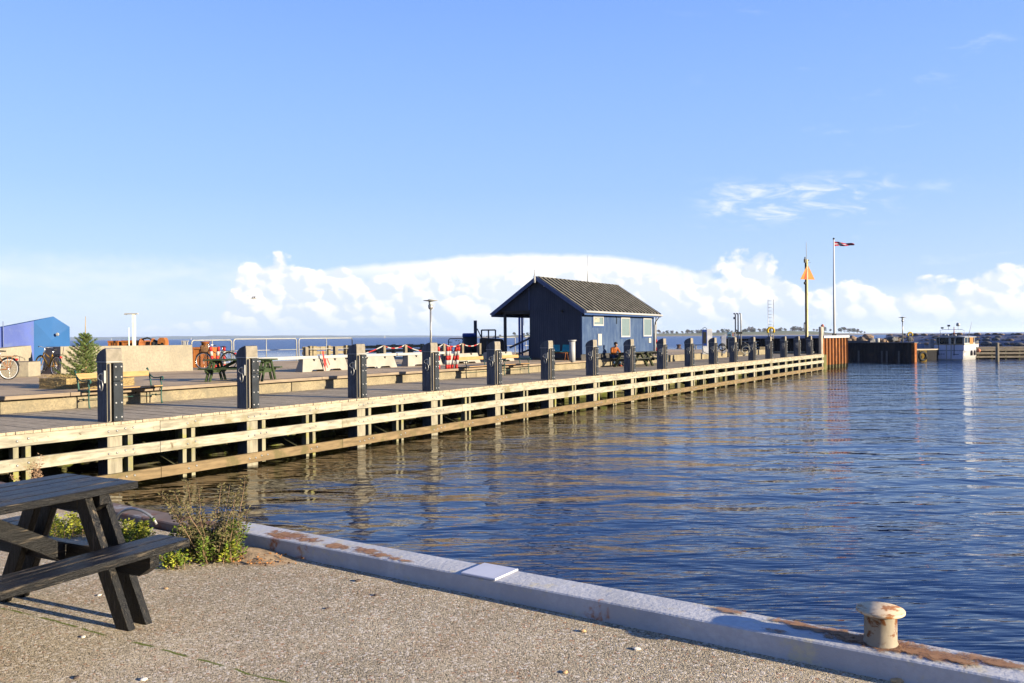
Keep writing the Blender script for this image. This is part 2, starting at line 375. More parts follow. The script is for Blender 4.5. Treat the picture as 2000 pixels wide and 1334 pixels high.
# near quay ground ------------------------------------------------
def ground_material():
    m = bpy.data.materials.new('gravelly_asphalt'); m.use_nodes = True; nt = m.node_tree; nt.nodes.clear(); b = NB(nt)
    tc = b.n('ShaderNodeTexCoord'); P = tc.outputs['Object']
    base = b.mix(b.mr(b.m('ADD', b.m('MULTIPLY', b.noise(P, .9, 6, .6), .6), b.m('MULTIPLY', b.noise(P, .28, 3, .5), .4)), .38, .62), (.235, .195, .13), (.36, .30, .205))
    base = b.mix(b.m('MULTIPLY', b.mr(b.noise(P, 1.6, 5, .6), .5, .68), .5), base, (.25, .175, .10))
    vo = b.n('ShaderNodeTexVoronoi', ins={'Scale': 185., 'Randomness': 1.}); nt.links.new(P, vo.inputs['Vector'])
    hs = b.n('ShaderNodeSeparateColor'); nt.links.new(vo.outputs['Color'], hs.inputs[0])
    stone = b.mr(hs.outputs[0], .35, 1.0)
    vo2 = b.n('ShaderNodeTexVoronoi', ins={'Scale': 75., 'Randomness': 1.}); nt.links.new(P, vo2.inputs['Vector'])
    hs2 = b.n('ShaderNodeSeparateColor'); nt.links.new(vo2.outputs['Color'], hs2.inputs[0])
    c = b.mix(b.m('MULTIPLY', stone, .6), base, (.58, .48, .36))
    c = b.mix(b.m('MULTIPLY', b.mr(hs.outputs[1], .66, .9), .9), c, (.035, .03, .025))
    c = b.mix(b.m('MULTIPLY', b.mr(hs2.outputs[2], .84, .92), .8), c, (.50, .44, .37))
    c = b.mix(b.m('MULTIPLY', b.mr(hs2.outputs[0], .95, .97), .7), c, (.30, .15, .08))
    # moss grown joint
    sp = b.n('ShaderNodeSeparateXYZ'); nt.links.new(P, sp.inputs[0])
    a = gp(0, 1186); e = gp(560, 1334); L = (e-a).length; nx, ny = -(e.y-a.y)/L, (e.x-a.x)/L
    d = b.m('ADD', b.m('ADD', b.m('MULTIPLY', sp.outputs[0], nx), b.m('MULTIPLY', sp.outputs[1], ny)), -(a.x*nx+a.y*ny))
    d = b.m('ABSOLUTE', b.m('ADD', d, b.m('MULTIPLY', b.m('SUBTRACT', b.noise(P, 4, 4), .5), .06)))
    c = b.mix(b.m('MULTIPLY', b.mr(d, .012, .003), b.mr(b.noise(P, 9, 3), .42, .55)), c, (.09, .11, .02))
    p = b.n('ShaderNodeBsdfPrincipled', ins={'Roughness': .9, 'Specular IOR Level': .1}); nt.links.new(c, p.inputs['Base Color'])
    h = b.m('ADD', b.m('MULTIPLY', b.m('SUBTRACT', 1., vo.outputs['Distance']), .9), b.m('MULTIPLY', b.m('SUBTRACT', 1., vo2.outputs['Distance']), .8))
    h = b.m('ADD', h, b.m('MULTIPLY', hs.outputs[2], .5))
    h = b.m('ADD', h, b.m('MULTIPLY', b.noise(P, 3., 6, .6), 2.5))
    bp = b.n('ShaderNodeBump', ins={'Strength': .85, 'Distance': .0048}); nt.links.new(h, bp.inputs['Height']); nt.links.new(bp.outputs[0], p.inputs['Normal'])
    o = b.n('ShaderNodeOutputMaterial'); nt.links.new(p.outputs[0], o.inputs[0]); return m
HAZE = True
KS = -2.84                     # kerb line (s of its inner face)
g = MB()
poly = [J(KS, 3.7), J(KS, -60), J(-60, -60), J(-60, 3.7)]
g.quad(*[(p.x, p.y, 0) for p in poly])
struct(g.build('quay_ground', ground_material()))
# steel capping along the near quay edge
steelcap = mat('grey_painted_steel', (.33, .33, .345), .6, .16, 1.8, (1, 1, 1), .5, 30, spots=((.38, .34, .25), 6, .54, .68), spots2=((.27, .10, .035), 1.7, .60, .66), fine=(30, (.28, .28, .29), .35))
kr = thing('quay_edge_capping', 'long low grey painted steel capping with rust patches along the near quay edge', 'kerb', J(KS, -7.5), PHI)
k1 = MB(); k1.prism([(0, .0), (0, .105), (.008, .112), (.245, .112), (.25, .105), (.25, -2.2), (.2, -2.2), (.2, -.02)], -26, -2.28, 'xz')
k1.build('capping', steelcap, kr)
k1 = MB(); k1.prism([(-.003, .1135), (-.003, .122), (.001, .1255), (.250, .1255), (.254, .122), (.254, .08), (.251, .08), (.251, .1135)], -4.93, -4.67, 'xz')
k1.build('joint_plate', mat('lilac_grey_plate', (.36, .37, .43), .5, .06, 3, bump=.1, spots=((.40, .16, .04), 9, .68, .74)), kr, 'smooth raised lilac grey joint plate')
k2 = MB(); k2.prism([(.02, .0), (.02, .055), (.03, .065), (.235, .07), (.24, .06), (.24, -2.2), (.18, -2.2), (.18, -.02)], -2.26, 11.2, 'xz')
oldcap = thing('quay_edge_coping', 'older coping stone and reddish rusty edge behind the weeds and black picnic table', 'kerb', J(KS, -7.5), PHI)
k2.build('coping', mat('reddish_coping', (.13, .10, .085), .85, .2, 2, bump=.4, spots=((.14, .06, .035), 2.6, .5, .62), spots2=((.22, .22, .23), 3, .58, .68)), oldcap)
# near bollard
bo = gp(1720, 1257, .112); bol = thing('mooring_bollard', 'small rust stained cream mooring bollard with round flat cap on the near quay edge', 'bollard', (bo.x, bo.y, .112))
bolm = mat('cream_rusty_paint', (.19, .16, .118), .6, .12, 5, bump=.25, bscale=22, spots=((.10, .036, .010), 14, .55, .63), spots2=((.21, .19, .17), 6, .5, .7))
MB().lathe([(.082, 0), (.078, .008), (.0735, .02), (.073, .148), (.074, .152)], seg=40).build('bollard_post', bolm, bol)
MB().lathe([(.06, .151), (.106, .153), (.109, .156), (.109, .165), (.107, .168), (.0, .1685)], seg=44).build('bollard_cap', mat('cream_cap', (.42, .33, .22), .6, .12, 5, bump=.2, bscale=22, spots=((.22, .09, .028), 18, .50, .62)), bol)
MB().lathe([(.13, .0015), (.15, .001)], seg=36)
# rust bloom on the kerb round the bollard is part of the capping paint: a flat scab of rust
def rust_scab(cx, cy, rx, ry, seed, z=.113, rot=0):
    rr = random.Random(seed); m = MB(); n = 26; P = []
    for k in range(n):
        a = 2*math.pi*k/n; q = 1+rr.uniform(-.28, .22)
        P.append((cx+math.cos(a)*rx*q, cy+math.sin(a)*ry*q, z))
    m.quad(*P); return m
scabm = bpy.data.materials.new('rust_scab'); scabm.use_nodes = True
_b = NB(scabm.node_tree); _p = scabm.node_tree.nodes['Principled BSDF']; _tc = _b.n('ShaderNodeTexCoord')
_nz = _b.noise(_tc.outputs['Object'], 13, 8, .7, .4); _nz2 = _b.noise(_tc.outputs['Object'], 26, 5, .7); _gs = _b.n('ShaderNodeVectorMath', operation='DISTANCE'); scabm.node_tree.links.new(_tc.outputs['Generated'], _gs.inputs[0]); _gs.inputs[1].default_value = (.5, .5, 0)
_sg = _b.n('ShaderNodeSeparateXYZ'); scabm.node_tree.links.new(_tc.outputs['Generated'], _sg.inputs[0]); _dd = _b.m('SQRT', _b.m('ADD', _b.m('POWER', _b.m('SUBTRACT', _sg.outputs[0], .5), 2.), _b.m('POWER', _b.m('SUBTRACT', _sg.outputs[1], .5), 2.)))
scabm.node_tree.links.new(_b.mix(_b.mr(_nz, .35, .62), (.12, .042, .018), (.24, .12, .055)), _p.inputs['Base Color']); _p.inputs['Roughness'].default_value = .95
scabm.node_tree.links.new(_b.m('MULTIPLY', _b.mr(_b.m('SUBTRACT', _b.m('ADD', _nz, _b.m('MULTIPLY', _nz2, .6)), _b.m('MULTIPLY', _dd, .95)), .42, .66), .9), _p.inputs['Alpha'])
def kl(p): s_, t_ = ST(p); return s_-KS, t_+7.5
for i, (px, py, rx, ry) in enumerate(((508, 1060, .085, .16), (536, 1047, .04, .09), (572, 1066, .06, .10), (612, 1083, .055, .10), (640, 1072, .035, .07), (668, 1090, .06, .12), (706, 1097, .04, .07), (716, 1090, .025, .04), (750, 1100, .03, .04), (790, 1098, .025, .04), (905, 1122, .02, .03),
  (1722, 1258, .115, .17), (1660, 1250, .05, .12), (1610, 1226, .045, .16), (1560, 1212, .03, .10), (1770, 1262, .07, .14), (1838, 1272, .085, .16), (1925, 1282, .05, .11), (1965, 1300, .045, .09), (1850, 1290, .03, .07), (1700, 1248, .06, .13), (1515, 1236, .02, .05), (1430, 1196, .03, .08))):
    x, y = kl(gp(px, py, .112)); rx = min(rx*1.5, .118); ry *= 1.6; rust_scab(min(max(x, rx+.004), .246-rx), y, rx, ry, i, .1128+.0004*i).build('rust_patch', scabm, kr)
# asphalt of the mole ------------------------------------------------
mo = MB(); P = [J(-40, 3.95, QZ), J(58.2, 3.95, QZ), J(58.2, 12, QZ), J(66, 18.9, QZ), J(24, 18.9, QZ), J(24, 19.6, QZ), J(-40, 19.6, QZ)]
mo.quad(*P)
Q = [Vector((p.x, p.y, -4)) for p in P]
for i in range(len(P)): mo.quad(P[i], P[(i+1) % len(P)], Q[(i+1) % len(P)], Q[i])
struct(mo.build('mole_pavement', asph_m))
mw = MB(); mw.box(-8, 58.2, 3.45, 3.93, -4, -.06)
o = struct(mw.build('quay_wall', mossy_m)); o.location = J(0, 0); o.rotation_euler = (0, 0, PHI)
# low concrete kerb in front of the mole
ck = MB(); ck.box(-8, 33, 3.84, 4.1, -.05, .262)
ckt = thing('concrete_kerb', 'rough lichen spotted concrete kerb along the back of the timber deck', 'kerb', J(0, 0), PHI)
for i, (a, b_) in enumerate(((-8, .55), (.56, 5.2), (5.21, 9.9), (9.91, 14.6), (14.61, 19.3), (19.31, 24), (24.01, 28.4))):
    k = MB(); k.box(a, b_-.012, 3.84+random.uniform(-.01, .01), 4.12, -.05, .262+random.uniform(-.008, .008)); k.build('kerb_stone', conc_m, ckt, bevel=.015)
for (a, b_) in ((28.41, 31), (31.01, 35.2), (35.21, 40), (40.01, 45), (45.01, 50), (50.01, 54), (54.01, 58.2)):
    k = MB(); k.box(a, b_-.012, 3.84, 4.2, -.05, .385); k.build('kerb_stone', conc_m, ckt, bevel=.015)
eb = thing('edge_beam', 'weathered timber edge beam on spacer blocks above the concrete kerb', 'beam', J(0, 0), PHI)
for i, (a, b_) in enumerate(((-8, 3.2), (3.21, 11), (11.01, 18.6), (18.61, 28.4))):
    k = MB(); k.box(a, b_, 3.70, 4.0, .30, .385); k.build('beam', beam_m, eb, bevel=.01)
s_ = -6.
while s_ < 28:
    k = MB(); k.box(s_, s_+.2, 3.86, 4.02, .262, .30); k.build('spacer_block', beam_m, eb); s_ += 1.75 if int(s_*10) % 3 else .45
# ================= timber jetty =================
jt = thing('timber_jetty', 'long timber boardwalk jetty with three pale bolted rails above the water', 'jetty', J(0, 0), PHI)
LJ = 60.4
dk = MB(); x = -7.
while x < LJ-.1:
    wd = .142; dk.box(x, x+wd, -.105-random.uniform(0, .02), 3.80, -.05, random.uniform(-.004, .003)); x += .15
dk.build('deck', deck_m, jt)
boltme = MB().lathe([(.024, 0), (.021, .011), (.011, .018)], (0, 0, 0), 8, rotm('X', 90)).mesh('bolt', galv_m)
def bolt(par, x, y, z):
    o = bpy.data.objects.new('bolt', boltme); COL.objects.link(o); o.parent = par; o.location = (x, y, z)
POSTS = [q-.29 for q in (2.22, 5.5, 9.02, 12.08, 15.38, 18.78, 22.22, 25.67, 29.2, 32.65, 36.1, 39.45, 42.95, 46.45, 49.9, 53.4, 56.95)]
BC = [(-3, POSTS[0]-3.3), (-2, POSTS[0]-1.6)]
for i in range(17):
    BC.append((1, POSTS[i]+.15)); BC.append((2, (POSTS[i]+POSTS[i+1])/2+.15 if i < 16 else POSTS[i]+1.8))
for i, (z0, z1, mm, y0) in enumerate(((-.27, -.055, rail_m, -.08), (-.70, -.485, rail_m, -.08), (-1.215, -1.0, rail_wet, -.10))):
    x = -7.2 + i*.0
    for k in range(14):
        a, b_ = x, min(x+5.1, LJ)
        if a >= LJ: break
        m_ = MB(); m_.box(a+.004, b_-.004, y0, y0+.078, z0, z1); r_ = m_.build('rail', mm, jt, bevel=.006)
        bl = MB()
        for j, c in BC:
            if a+.05 < c < b_-.1:
                for dxx in ((-.17, .0, .17, .34) if j % 2 == 1 else (-.09, .1)):
                    if a+.03 < c+dxx < b_-.03: bolt(r_, c+dxx, y0, (z0+z1)/2+(.02 if dxx > 0 else -.01))

        x += 5.1
for i in range(-3, 17):
    c = (POSTS[i]+POSTS[i+1])/2+.15 if 0 <= i < 16 else 1.93+3.426*i+1.86
    if c > LJ-.3: continue
    for dx in (-.11, .10):
        m_ = MB(); m_.box(c+dx-.045, c+dx+.045, -.0, .16, -1.9, -.06); m_.build('strut', strut_m, jt)
    m_ = MB(); m_.bar((c, .2, -1.25), (c-.1, 3.2, -.2), .1, .14); m_.build('brace', dark_timber, jt)
    c = POSTS[i] if 0 <= i < 17 else POSTS[0]+3.426*i
    if c < LJ-.8:
        m_ = MB(); m_.box(c+.42, c+.52, .0, .16, -1.25, -.06); m_.build('strut', strut_m, jt)
        m_ = MB(); m_.box(c+.02, c+.18, .3, 3.5, -.34, -.06); m_.build('cross_beam', dark_timber, jt)
        m_ = MB(); m_.box(c+.0, c+.3, 2.7, 2.95, -3, -.3); m_.build('inner_pile', dark_timber, jt)
for y in (.5, 1.6, 2.7):
    m_ = MB(); m_.box(-7, LJ, y, y+.1, -.2, -.055); m_.build('joist', dark_timber, jt)
m_ = MB(); m_.box(LJ-.35, LJ-.05, -.02, .25, -3, .0); m_.build('end_pile', pile_m, jt)
# ================= mooring posts =================
ords = ['first', 'second', 'third', 'fourth', 'fifth', 'sixth', 'seventh', 'eighth', 'ninth', 'tenth', 'eleventh', 'twelfth', 'thirteenth', 'fourteenth', 'fifteenth', 'sixteenth', 'seventeenth']
near_to = ['nearest and largest, before the fir tree bench', 'in front of the green picnic table', 'before the white barriers, next left of the lamp post', 'right in front of the tall lamp post', 'between the two benches left of the hut', 'before the dark gable wall beside the teal chairs', 'at the hut corner, below the white sign board', 'just right of the seated person', 'just past the right end of the hut', 'by the rusty iron bollard on open quay', 'beside the blue and white fuel pump', 'in front of the sign machine and first hose reel', 'just right of the three tall pipes', 'below the tall upright ladder', 'midway between the upright ladder and beacon mast', 'just left of the beacon mast', 'last one, right of the beacon mast']
mp0 = thing('mooring_post', '', 'mooring post', (0, 0, 0), PHI, 'mooring posts along the jetty edge')
PW = .30
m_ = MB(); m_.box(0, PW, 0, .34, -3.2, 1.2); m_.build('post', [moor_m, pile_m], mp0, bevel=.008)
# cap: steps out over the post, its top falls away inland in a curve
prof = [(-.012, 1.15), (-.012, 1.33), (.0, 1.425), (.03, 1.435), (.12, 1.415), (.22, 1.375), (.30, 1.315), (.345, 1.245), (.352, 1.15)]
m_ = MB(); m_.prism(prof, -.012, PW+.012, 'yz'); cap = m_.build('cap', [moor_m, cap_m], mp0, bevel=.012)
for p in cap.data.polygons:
    if p.normal.y < -.5: p.material_index = 1  # water side of the cap paler: sunlight put into its colour
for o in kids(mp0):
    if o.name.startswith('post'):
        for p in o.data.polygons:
            if p.normal.y < -.5: p.material_index = 1  # post likewise: pale timber for the sunlit face, dark for shaded sides
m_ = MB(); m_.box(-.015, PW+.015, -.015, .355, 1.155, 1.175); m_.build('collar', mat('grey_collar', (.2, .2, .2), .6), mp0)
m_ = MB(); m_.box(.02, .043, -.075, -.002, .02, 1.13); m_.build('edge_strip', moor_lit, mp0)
m_ = MB(); m_.box(.09, .285, -.085, -.003, .012, .785); pl = m_.build('fender_plate', rubber_m, mp0, bevel=.008)
m_ = MB(); m_.box(.09, .285, -.085, -.003, .795, 1.145); pl2 = m_.build('fender_plate', rubber_m, mp0, bevel=.008)
def bolts(par, zs):
    for z in zs:
        for x in (.13, .245): bolt(par, x, -.085, z)
bolts(pl, (.09, .37, .72)); bolts(pl2, (.87, 1.07))
hk = MB(); hk.box(-.012, 0, .04, .16, .80, .96); hk.box(-.04, -.004, .02, .034, .76, 1.0)
hk.tube([(-.03, .06, .93), (-.05, .13, .94), (-.06, .19, .90), (-.06, .20, .85), (-.05, .14, .81), (-.045, .12, .78)], .012, 8)
hk.tube([(-.05, .11+.055*math.cos(a), .71+.10*math.sin(a)) for a in [2*math.pi*k/16 for k in range(16)]], .011, 6, closed=True)
hk.build('mooring_hook', galv_m, mp0)
for i, s in enumerate(POSTS):
    lb = f'black mooring post with pale cap, {near_to[i]}'
    if i == 0: mp0.location = J(s, 0); mp0['label'] = lb
    else: copy_tree(mp0, J(s, 0), PHI, lb)
tp = J(LJ-.05, .12); t_ = MB(); t_.lathe([(.16, -3), (.155, 1.5), (.15, 2.1), (.12, 2.14)], seg=14)
tag(t_.build('timber_post', mat('grey_round_timber', (.30, .26, .21), .88, .25, 2, (5, 5, .8), .4), loc=(tp.x+.1, tp.y+.3, 0)), 'tall grey round timber post at the jetty end beside the rusty sheet piling', 'post')
# ================= near picnic table =================
def worn_black(name, st):
    m = bpy.data.materials.new(name); m.use_nodes = True; nt = m.node_tree; nt.nodes.clear(); b = NB(nt)
    tc = b.n('ShaderNodeTexCoord'); mp = b.n('ShaderNodeMapping'); nt.links.new(tc.outputs['Object'], mp.inputs[0]); mp.inputs['Scale'].default_value = st
    f = b.noise(mp.outputs[0], 2.2, 9, .68, .2); g_ = b.noise(mp.outputs[0], 6.5, 6, .7); pt = b.noise(tc.outputs['Object'], 2.6, 4, .6)
    k = b.mr(b.m('ADD', f, b.m('MULTIPLY', b.m('SUBTRACT', pt, .5), .45)), .56, .66)
    c = b.mix(b.m('MULTIPLY', k, b.mr(g_, .38, .55)), (.004, .0038, .004), (.085, .068, .05))
    c = b.mix(b.mr(g_, .68, .72), c, (.12, .10, .08))
    p = b.n('ShaderNodeBsdfPrincipled', ins={'Specular IOR Level': .22}); nt.links.new(c, p.inputs['Base Color']); nt.links.new(b.mr(k, 0, 1, .36, .85), p.inputs['Roughness'])
    bp = b.n('ShaderNodeBump', ins={'Strength': 1., 'Distance': .012}); nt.links.new(b.m('ADD', f, b.m('MULTIPLY', g_, .5)), bp.inputs['Height']); nt.links.new(bp.outputs[0], p.inputs['Normal'])
    o = b.n('ShaderNodeOutputMaterial'); nt.links.new(p.outputs[0], o.inputs[0]); MATS[name] = m; return m
ptm = worn_black('worn_black_timber', (1.3, 20, 20)); ptl = worn_black('worn_black_leg', (16, 16, 1.6)); ptb = worn_black('worn_black_beam', (16, 1.6, 16))
def picnic_table(name, label, loc, rz, mats, L=1.8, hw=.34, top_z=.76, seat_z=.46, so=.76, group=None, lean=.0):
    T = thing(name, label, 'picnic table', loc, rz, group); mt, ml, mb_ = mats; n = 5; wd = 2*hw/n
    tt = MB()
    for k in range(n): tt.box(-L/2+random.uniform(0, .006), L/2-random.uniform(0, .006), -hw+k*wd+.006, -hw+(k+1)*wd-.006, top_z-.045, top_z-random.uniform(0, .003))
    tt.box(-L/2+.02, L/2-.02, -hw+.02, hw-.02, top_z-.055, top_z-.046) if False else None
    tt.build('tabletop', mt, T, bevel=.005)
    for sy in (-1, 1):
        b = MB()
        for k in range(2): b.box(-L/2+.0, L/2, sy*so-sy*.13*k-sy*.13+(0 if sy > 0 else 0)+(.004 if 1 else 0)-(.0), sy*so-sy*.13*k-.004*sy, seat_z-.045, seat_z) if sy > 0 else b.box(-L/2, L/2, -so+.13*k+.004, -so+.13*(k+1)-.004, seat_z-.045, seat_z)
        b.build('seat', mt, T, bevel=.005)
    for sx in (-1, 1):
        x = sx*(L/2-.22)
        b = MB(); b.prism([(-hw+.02, top_z-.046), (hw-.02, top_z-.046), (hw-.02, top_z-.10), (hw-.10, top_z-.15), (-hw+.10, top_z-.15), (-hw+.02, top_z-.10)], x-.03, x+.03, 'yz'); b.build('top_beam', mb_, T)
        b = MB(); b.prism([(-so+.03, seat_z-.046), (so-.03, seat_z-.046), (so-.03, seat_z-.11), (so-.12, seat_z-.165), (-so+.12, seat_z-.165), (-so+.03, seat_z-.11)], x-.03, x+.03, 'yz'); b.build('seat_beam', mb_, T)
        for sy in (-1, 1):
            for dx in (-.055, .055) if L > 1.7 else (.05,):
                b = MB(); t0 = .20; t1 = .56+lean; xx = x+dx
                b.prism([(sy*(t0-.055), top_z-.048), (sy*(t0+.055), top_z-.048), (sy*(t1+.055), 0), (sy*(t1-.055), 0)], xx-.022, xx+.022, 'yz'); b.build('leg', ml, T, bevel=.004)
        b = MB(); b.bar((x-sx*.03, 0, seat_z-.11), (x-sx*.62, 0, top_z-.06), .09, .045, (0, 1, 0)); b.build('brace', mt, T)
    return T
c0 = gp(276, 938, .76); c1 = gp(126, 924.3, .76); mid = (c0+c1)/2
ang = PHI+R(6.5); Lt = 1.95
ctr = mid-Vector((math.cos(ang), math.sin(ang), 0))*(Lt/2)
picnic_table('picnic_table', 'weathered black picnic table on the near gravelly quay beside the weeds', (ctr.x, ctr.y, 0), ang, (ptm, ptl, ptb), Lt)
# ================= weeds =================
leafA = mat('weed_leaf_green', (.075, .11, .016), .6, .35, 9, bump=0)
leafB = mat('weed_leaf_dull', (.075, .065, .03), .7, .35, 9, bump=0)
leafY = mat('weed_leaf_yellow', (.16, .17, .02), .6, .3, 9, bump=0)
stemM = mat('dry_stem', (.20, .13, .08), .8, .3, 9, bump=0)
def leafquad(m, p, d, ln, wd, rr):
    d = d.normalized(); s_ = d.cross(Vector((rr.uniform(-1, 1), rr.uniform(-1, 1), rr.uniform(-.3, 1)))).normalized()*wd/2
    n = d.cross(s_).normalized()*ln*.12
    m.quad(p, p+d*ln*.5+s_+n, p+d*ln, p+d*ln*.5-s_+n)
def weed(label, loc, n, h, spread, seed, tall=0, mats=(leafA, leafB), dens=1., group='weed clumps along the quay edge'):
    rr = random.Random(seed); T = thing('weed_clump', label, 'weeds', loc, 0, group)
    st = MB(); L1 = MB(); L2 = MB()
    for i in range(n):
        a = rr.uniform(0, 6.28); rad = spread*math.sqrt(rr.random())*.6; hh = h*rr.uniform(.45, 1)
        if i < tall: hh = h*rr.uniform(1.2, 1.75)
        p = Vector((math.cos(a)*rad, math.sin(a)*rad, 0)); lean = Vector((math.cos(a)*rr.uniform(.1, .6), math.sin(a)*rr.uniform(.1, .6), 1))
        pts = [p]; q = p; dd = lean.normalized()
        for k in range(7):
            q = q+dd*hh/7; dd = (dd+Vector((rr.uniform(-.14, .14), rr.uniform(-.14, .14), -.0))).normalized(); pts.append(q)
        st.tube(pts, [.0028*(1-.09*k) for k in range(8)], 4)
        tgt = L2 if (i < tall or rr.random() < .35) else L1
        for k in range(int(110*dens*hh/.3)):
            f = rr.random()**.75*7; j = min(6, int(f)); base = pts[j].lerp(pts[j+1], f-j)
            aa = rr.uniform(0, 6.28); d = Vector((math.cos(aa), math.sin(aa), rr.uniform(-.1, .8)))
            off = d*rr.uniform(0, .045)*(1-.1*j)
            sz = rr.uniform(.5, 1)*(.036 if i >= tall else .030)
            leafquad(tgt, base+off, d, sz, sz*.45, rr)
    st.build('stems', stemM, T); L1.build('leaves', mats[0], T); L2.build('leaves', mats[1], T); return T  # second mesh: seed heads of the tall stems among other leaves
def on(px, py, z=0): p = gp(px, py, z); return (p.x, p.y, z)
weed('tall bushy weed with reddish seed spikes growing over the kerb between picnic table and water', on(415, 1090), 60, .34, .25, 3, tall=16, mats=(leafA, leafB))
weed('bright green leafy weed low at the foot of the tall weed, at the kerb end', on(432, 1094), 34, .16, .2, 8, mats=(leafA, leafY))
weed('green weed seen below the right end of the picnic bench', on(348, 1108), 24, .12, .14, 5, mats=(leafA, leafY))
weed('yellow green weed behind the paired table legs, under the bent grey pipe', on(262, 1062), 34, .19, .2, 6, mats=(leafY, leafA))
weed('yellow green grassy weed seen through the picnic table frame', on(135, 1048), 34, .2, .26, 9, mats=(leafY, leafA))
weed('dry reddish weed tips poking up behind the picnic table top', on(95, 985), 12, .28, .2, 12, tall=6, mats=(leafB, stemM), dens=.6)
# dead leaves and soil at the kerb end
lf = MB(); rr = random.Random(4)
for i in range(420):
    u = rr.gauss(0, .13); v = rr.gauss(0, .10); c_ = J(KS-.07, -10.35); p = Vector((c_.x-.05+u, c_.y-.12+v*.8-u*.3, .004+abs(rr.gauss(0, .012))))
    if ST(p)[0] > KS-.01: continue
    a = rr.uniform(0, 6.28); leafquad(lf, p, Vector((math.cos(a), math.sin(a), rr.uniform(-.1, .4))), rr.uniform(.012, .03), .014, rr)
tag(lf.build('dead_leaves', mat('brown_dead_leaf', (.22, .10, .035), .8, .5, 20, bump=0)), 'brown dead leaves gathered at the kerb beside the weeds', 'leaves', kind='stuff')
ml = MB()
for k in range(10):
    pass
# low heap of soil where the kerb begins
hp = MB(); n = 16; c_ = J(KS-.1, -10.25)
for i in range(n+1):
    for j in range(n+1):
        x = (i/n-.5)*.9; y = (j/n-.5)*.5; r_ = math.hypot(x/.45, y/.25); z = max(0, 1-r_)**1.3*.055+noise.noise(Vector((x*9, y*9, 0)))*.012*max(0, 1-r_)-.002
        hp.v.append((x, y, z))
for i in range(n):
    for j in range(n): a = i*(n+1)+j; hp.f.append((a, a+1, a+n+2, a+n+1)); hp.sm.append(True)
o = hp.build('soil_heap', mat('sandy_soil', (.25, .18, .11), .95, .3, 12, bump=.6, bscale=60), loc=(c_.x+.05, c_.y-.06, .0), rz=PHI+math.pi/2); tag(o, 'sandy soil spread at the kerb end under the weeds', 'soil', kind='stuff')
# bent pipe
a = gp(226, 1018, .1); b_ = gp(306, 1024, .1)
pp = MB(); P = []
for k in range(15):
    f = k/14; p = a.lerp(b_, f); P.append((p.x, p.y, .1+.13*math.sin(math.pi*min(1, (f+.0)))**.55*(1-.28*f)))
pp.tube(P, .011, 8); tag(pp.build('bent_pipe', galv_m), 'thin grey bent pipe arching over the quay edge behind the table', 'pipe')
# pebbles and litter
pebm = [mat('pale_pebble', (.50, .45, .38), .85, .15, 20), mat('tan_pebble', (.38, .25, .13), .85, .2, 20), mat('dark_chip', (.08, .06, .05), .85, .2, 20)]
for i, (px, py, r_, k, lb) in enumerate(((1243, 1269, .016, 0, 'white flake of litter on the gravel in the middle foreground'), (1104, 1313, .014, 1, 'tan pebble near the bottom edge, right of centre'), (1140, 1234, .016, 1, 'brown crumpled leaf by the shadow of the kerb'), (1755, 1331, .03, 1, 'orange dead leaf at the bottom edge below the bollard'), (163, 1245, .013, 0, 'pale pebble by the mossy joint at lower left'), (279, 1329, .014, 0, 'pale pebble on the bottom edge at lower left'), (195, 1163, .012, 0, 'small pale pebble under the picnic bench'), (325, 1150, .012, 1, 'tan pebble right of the table legs'), (640, 1189, .013, 2, 'dark twig bit on the gravel below the kerb'), (735, 1163, .013, 2, 'dark bit below the kerb, left of the joint plate'), (700, 1135, .018, 2, 'dark bark bit close to the kerb'), (150, 1325, .013, 2, 'dark chip at the bottom left corner'))):
    p = gp(px, py, 0); m_ = MB(); rr = random.Random(i)
    bmx = bmesh.new(); bmesh.ops.create_icosphere(bmx, subdivisions=2, radius=r_)
    for v in bmx.verts:
        v.co *= 1+noise.noise(v.co*40+Vector((i, 0, 0)))*.5; v.co.z *= .45; v.co.x *= 1.3
    me = bpy.data.meshes.new('pebble'); bmx.to_mesh(me); me.materials.append(pebm[k]); o = bpy.data.objects.new('pebble', me); COL.objects.link(o)
    o.location = (p.x, p.y, r_*.35); o.rotation_euler = (0, 0, i*1.3); tag(o, lb, 'pebble', 'pebbles and bits on the near quay')
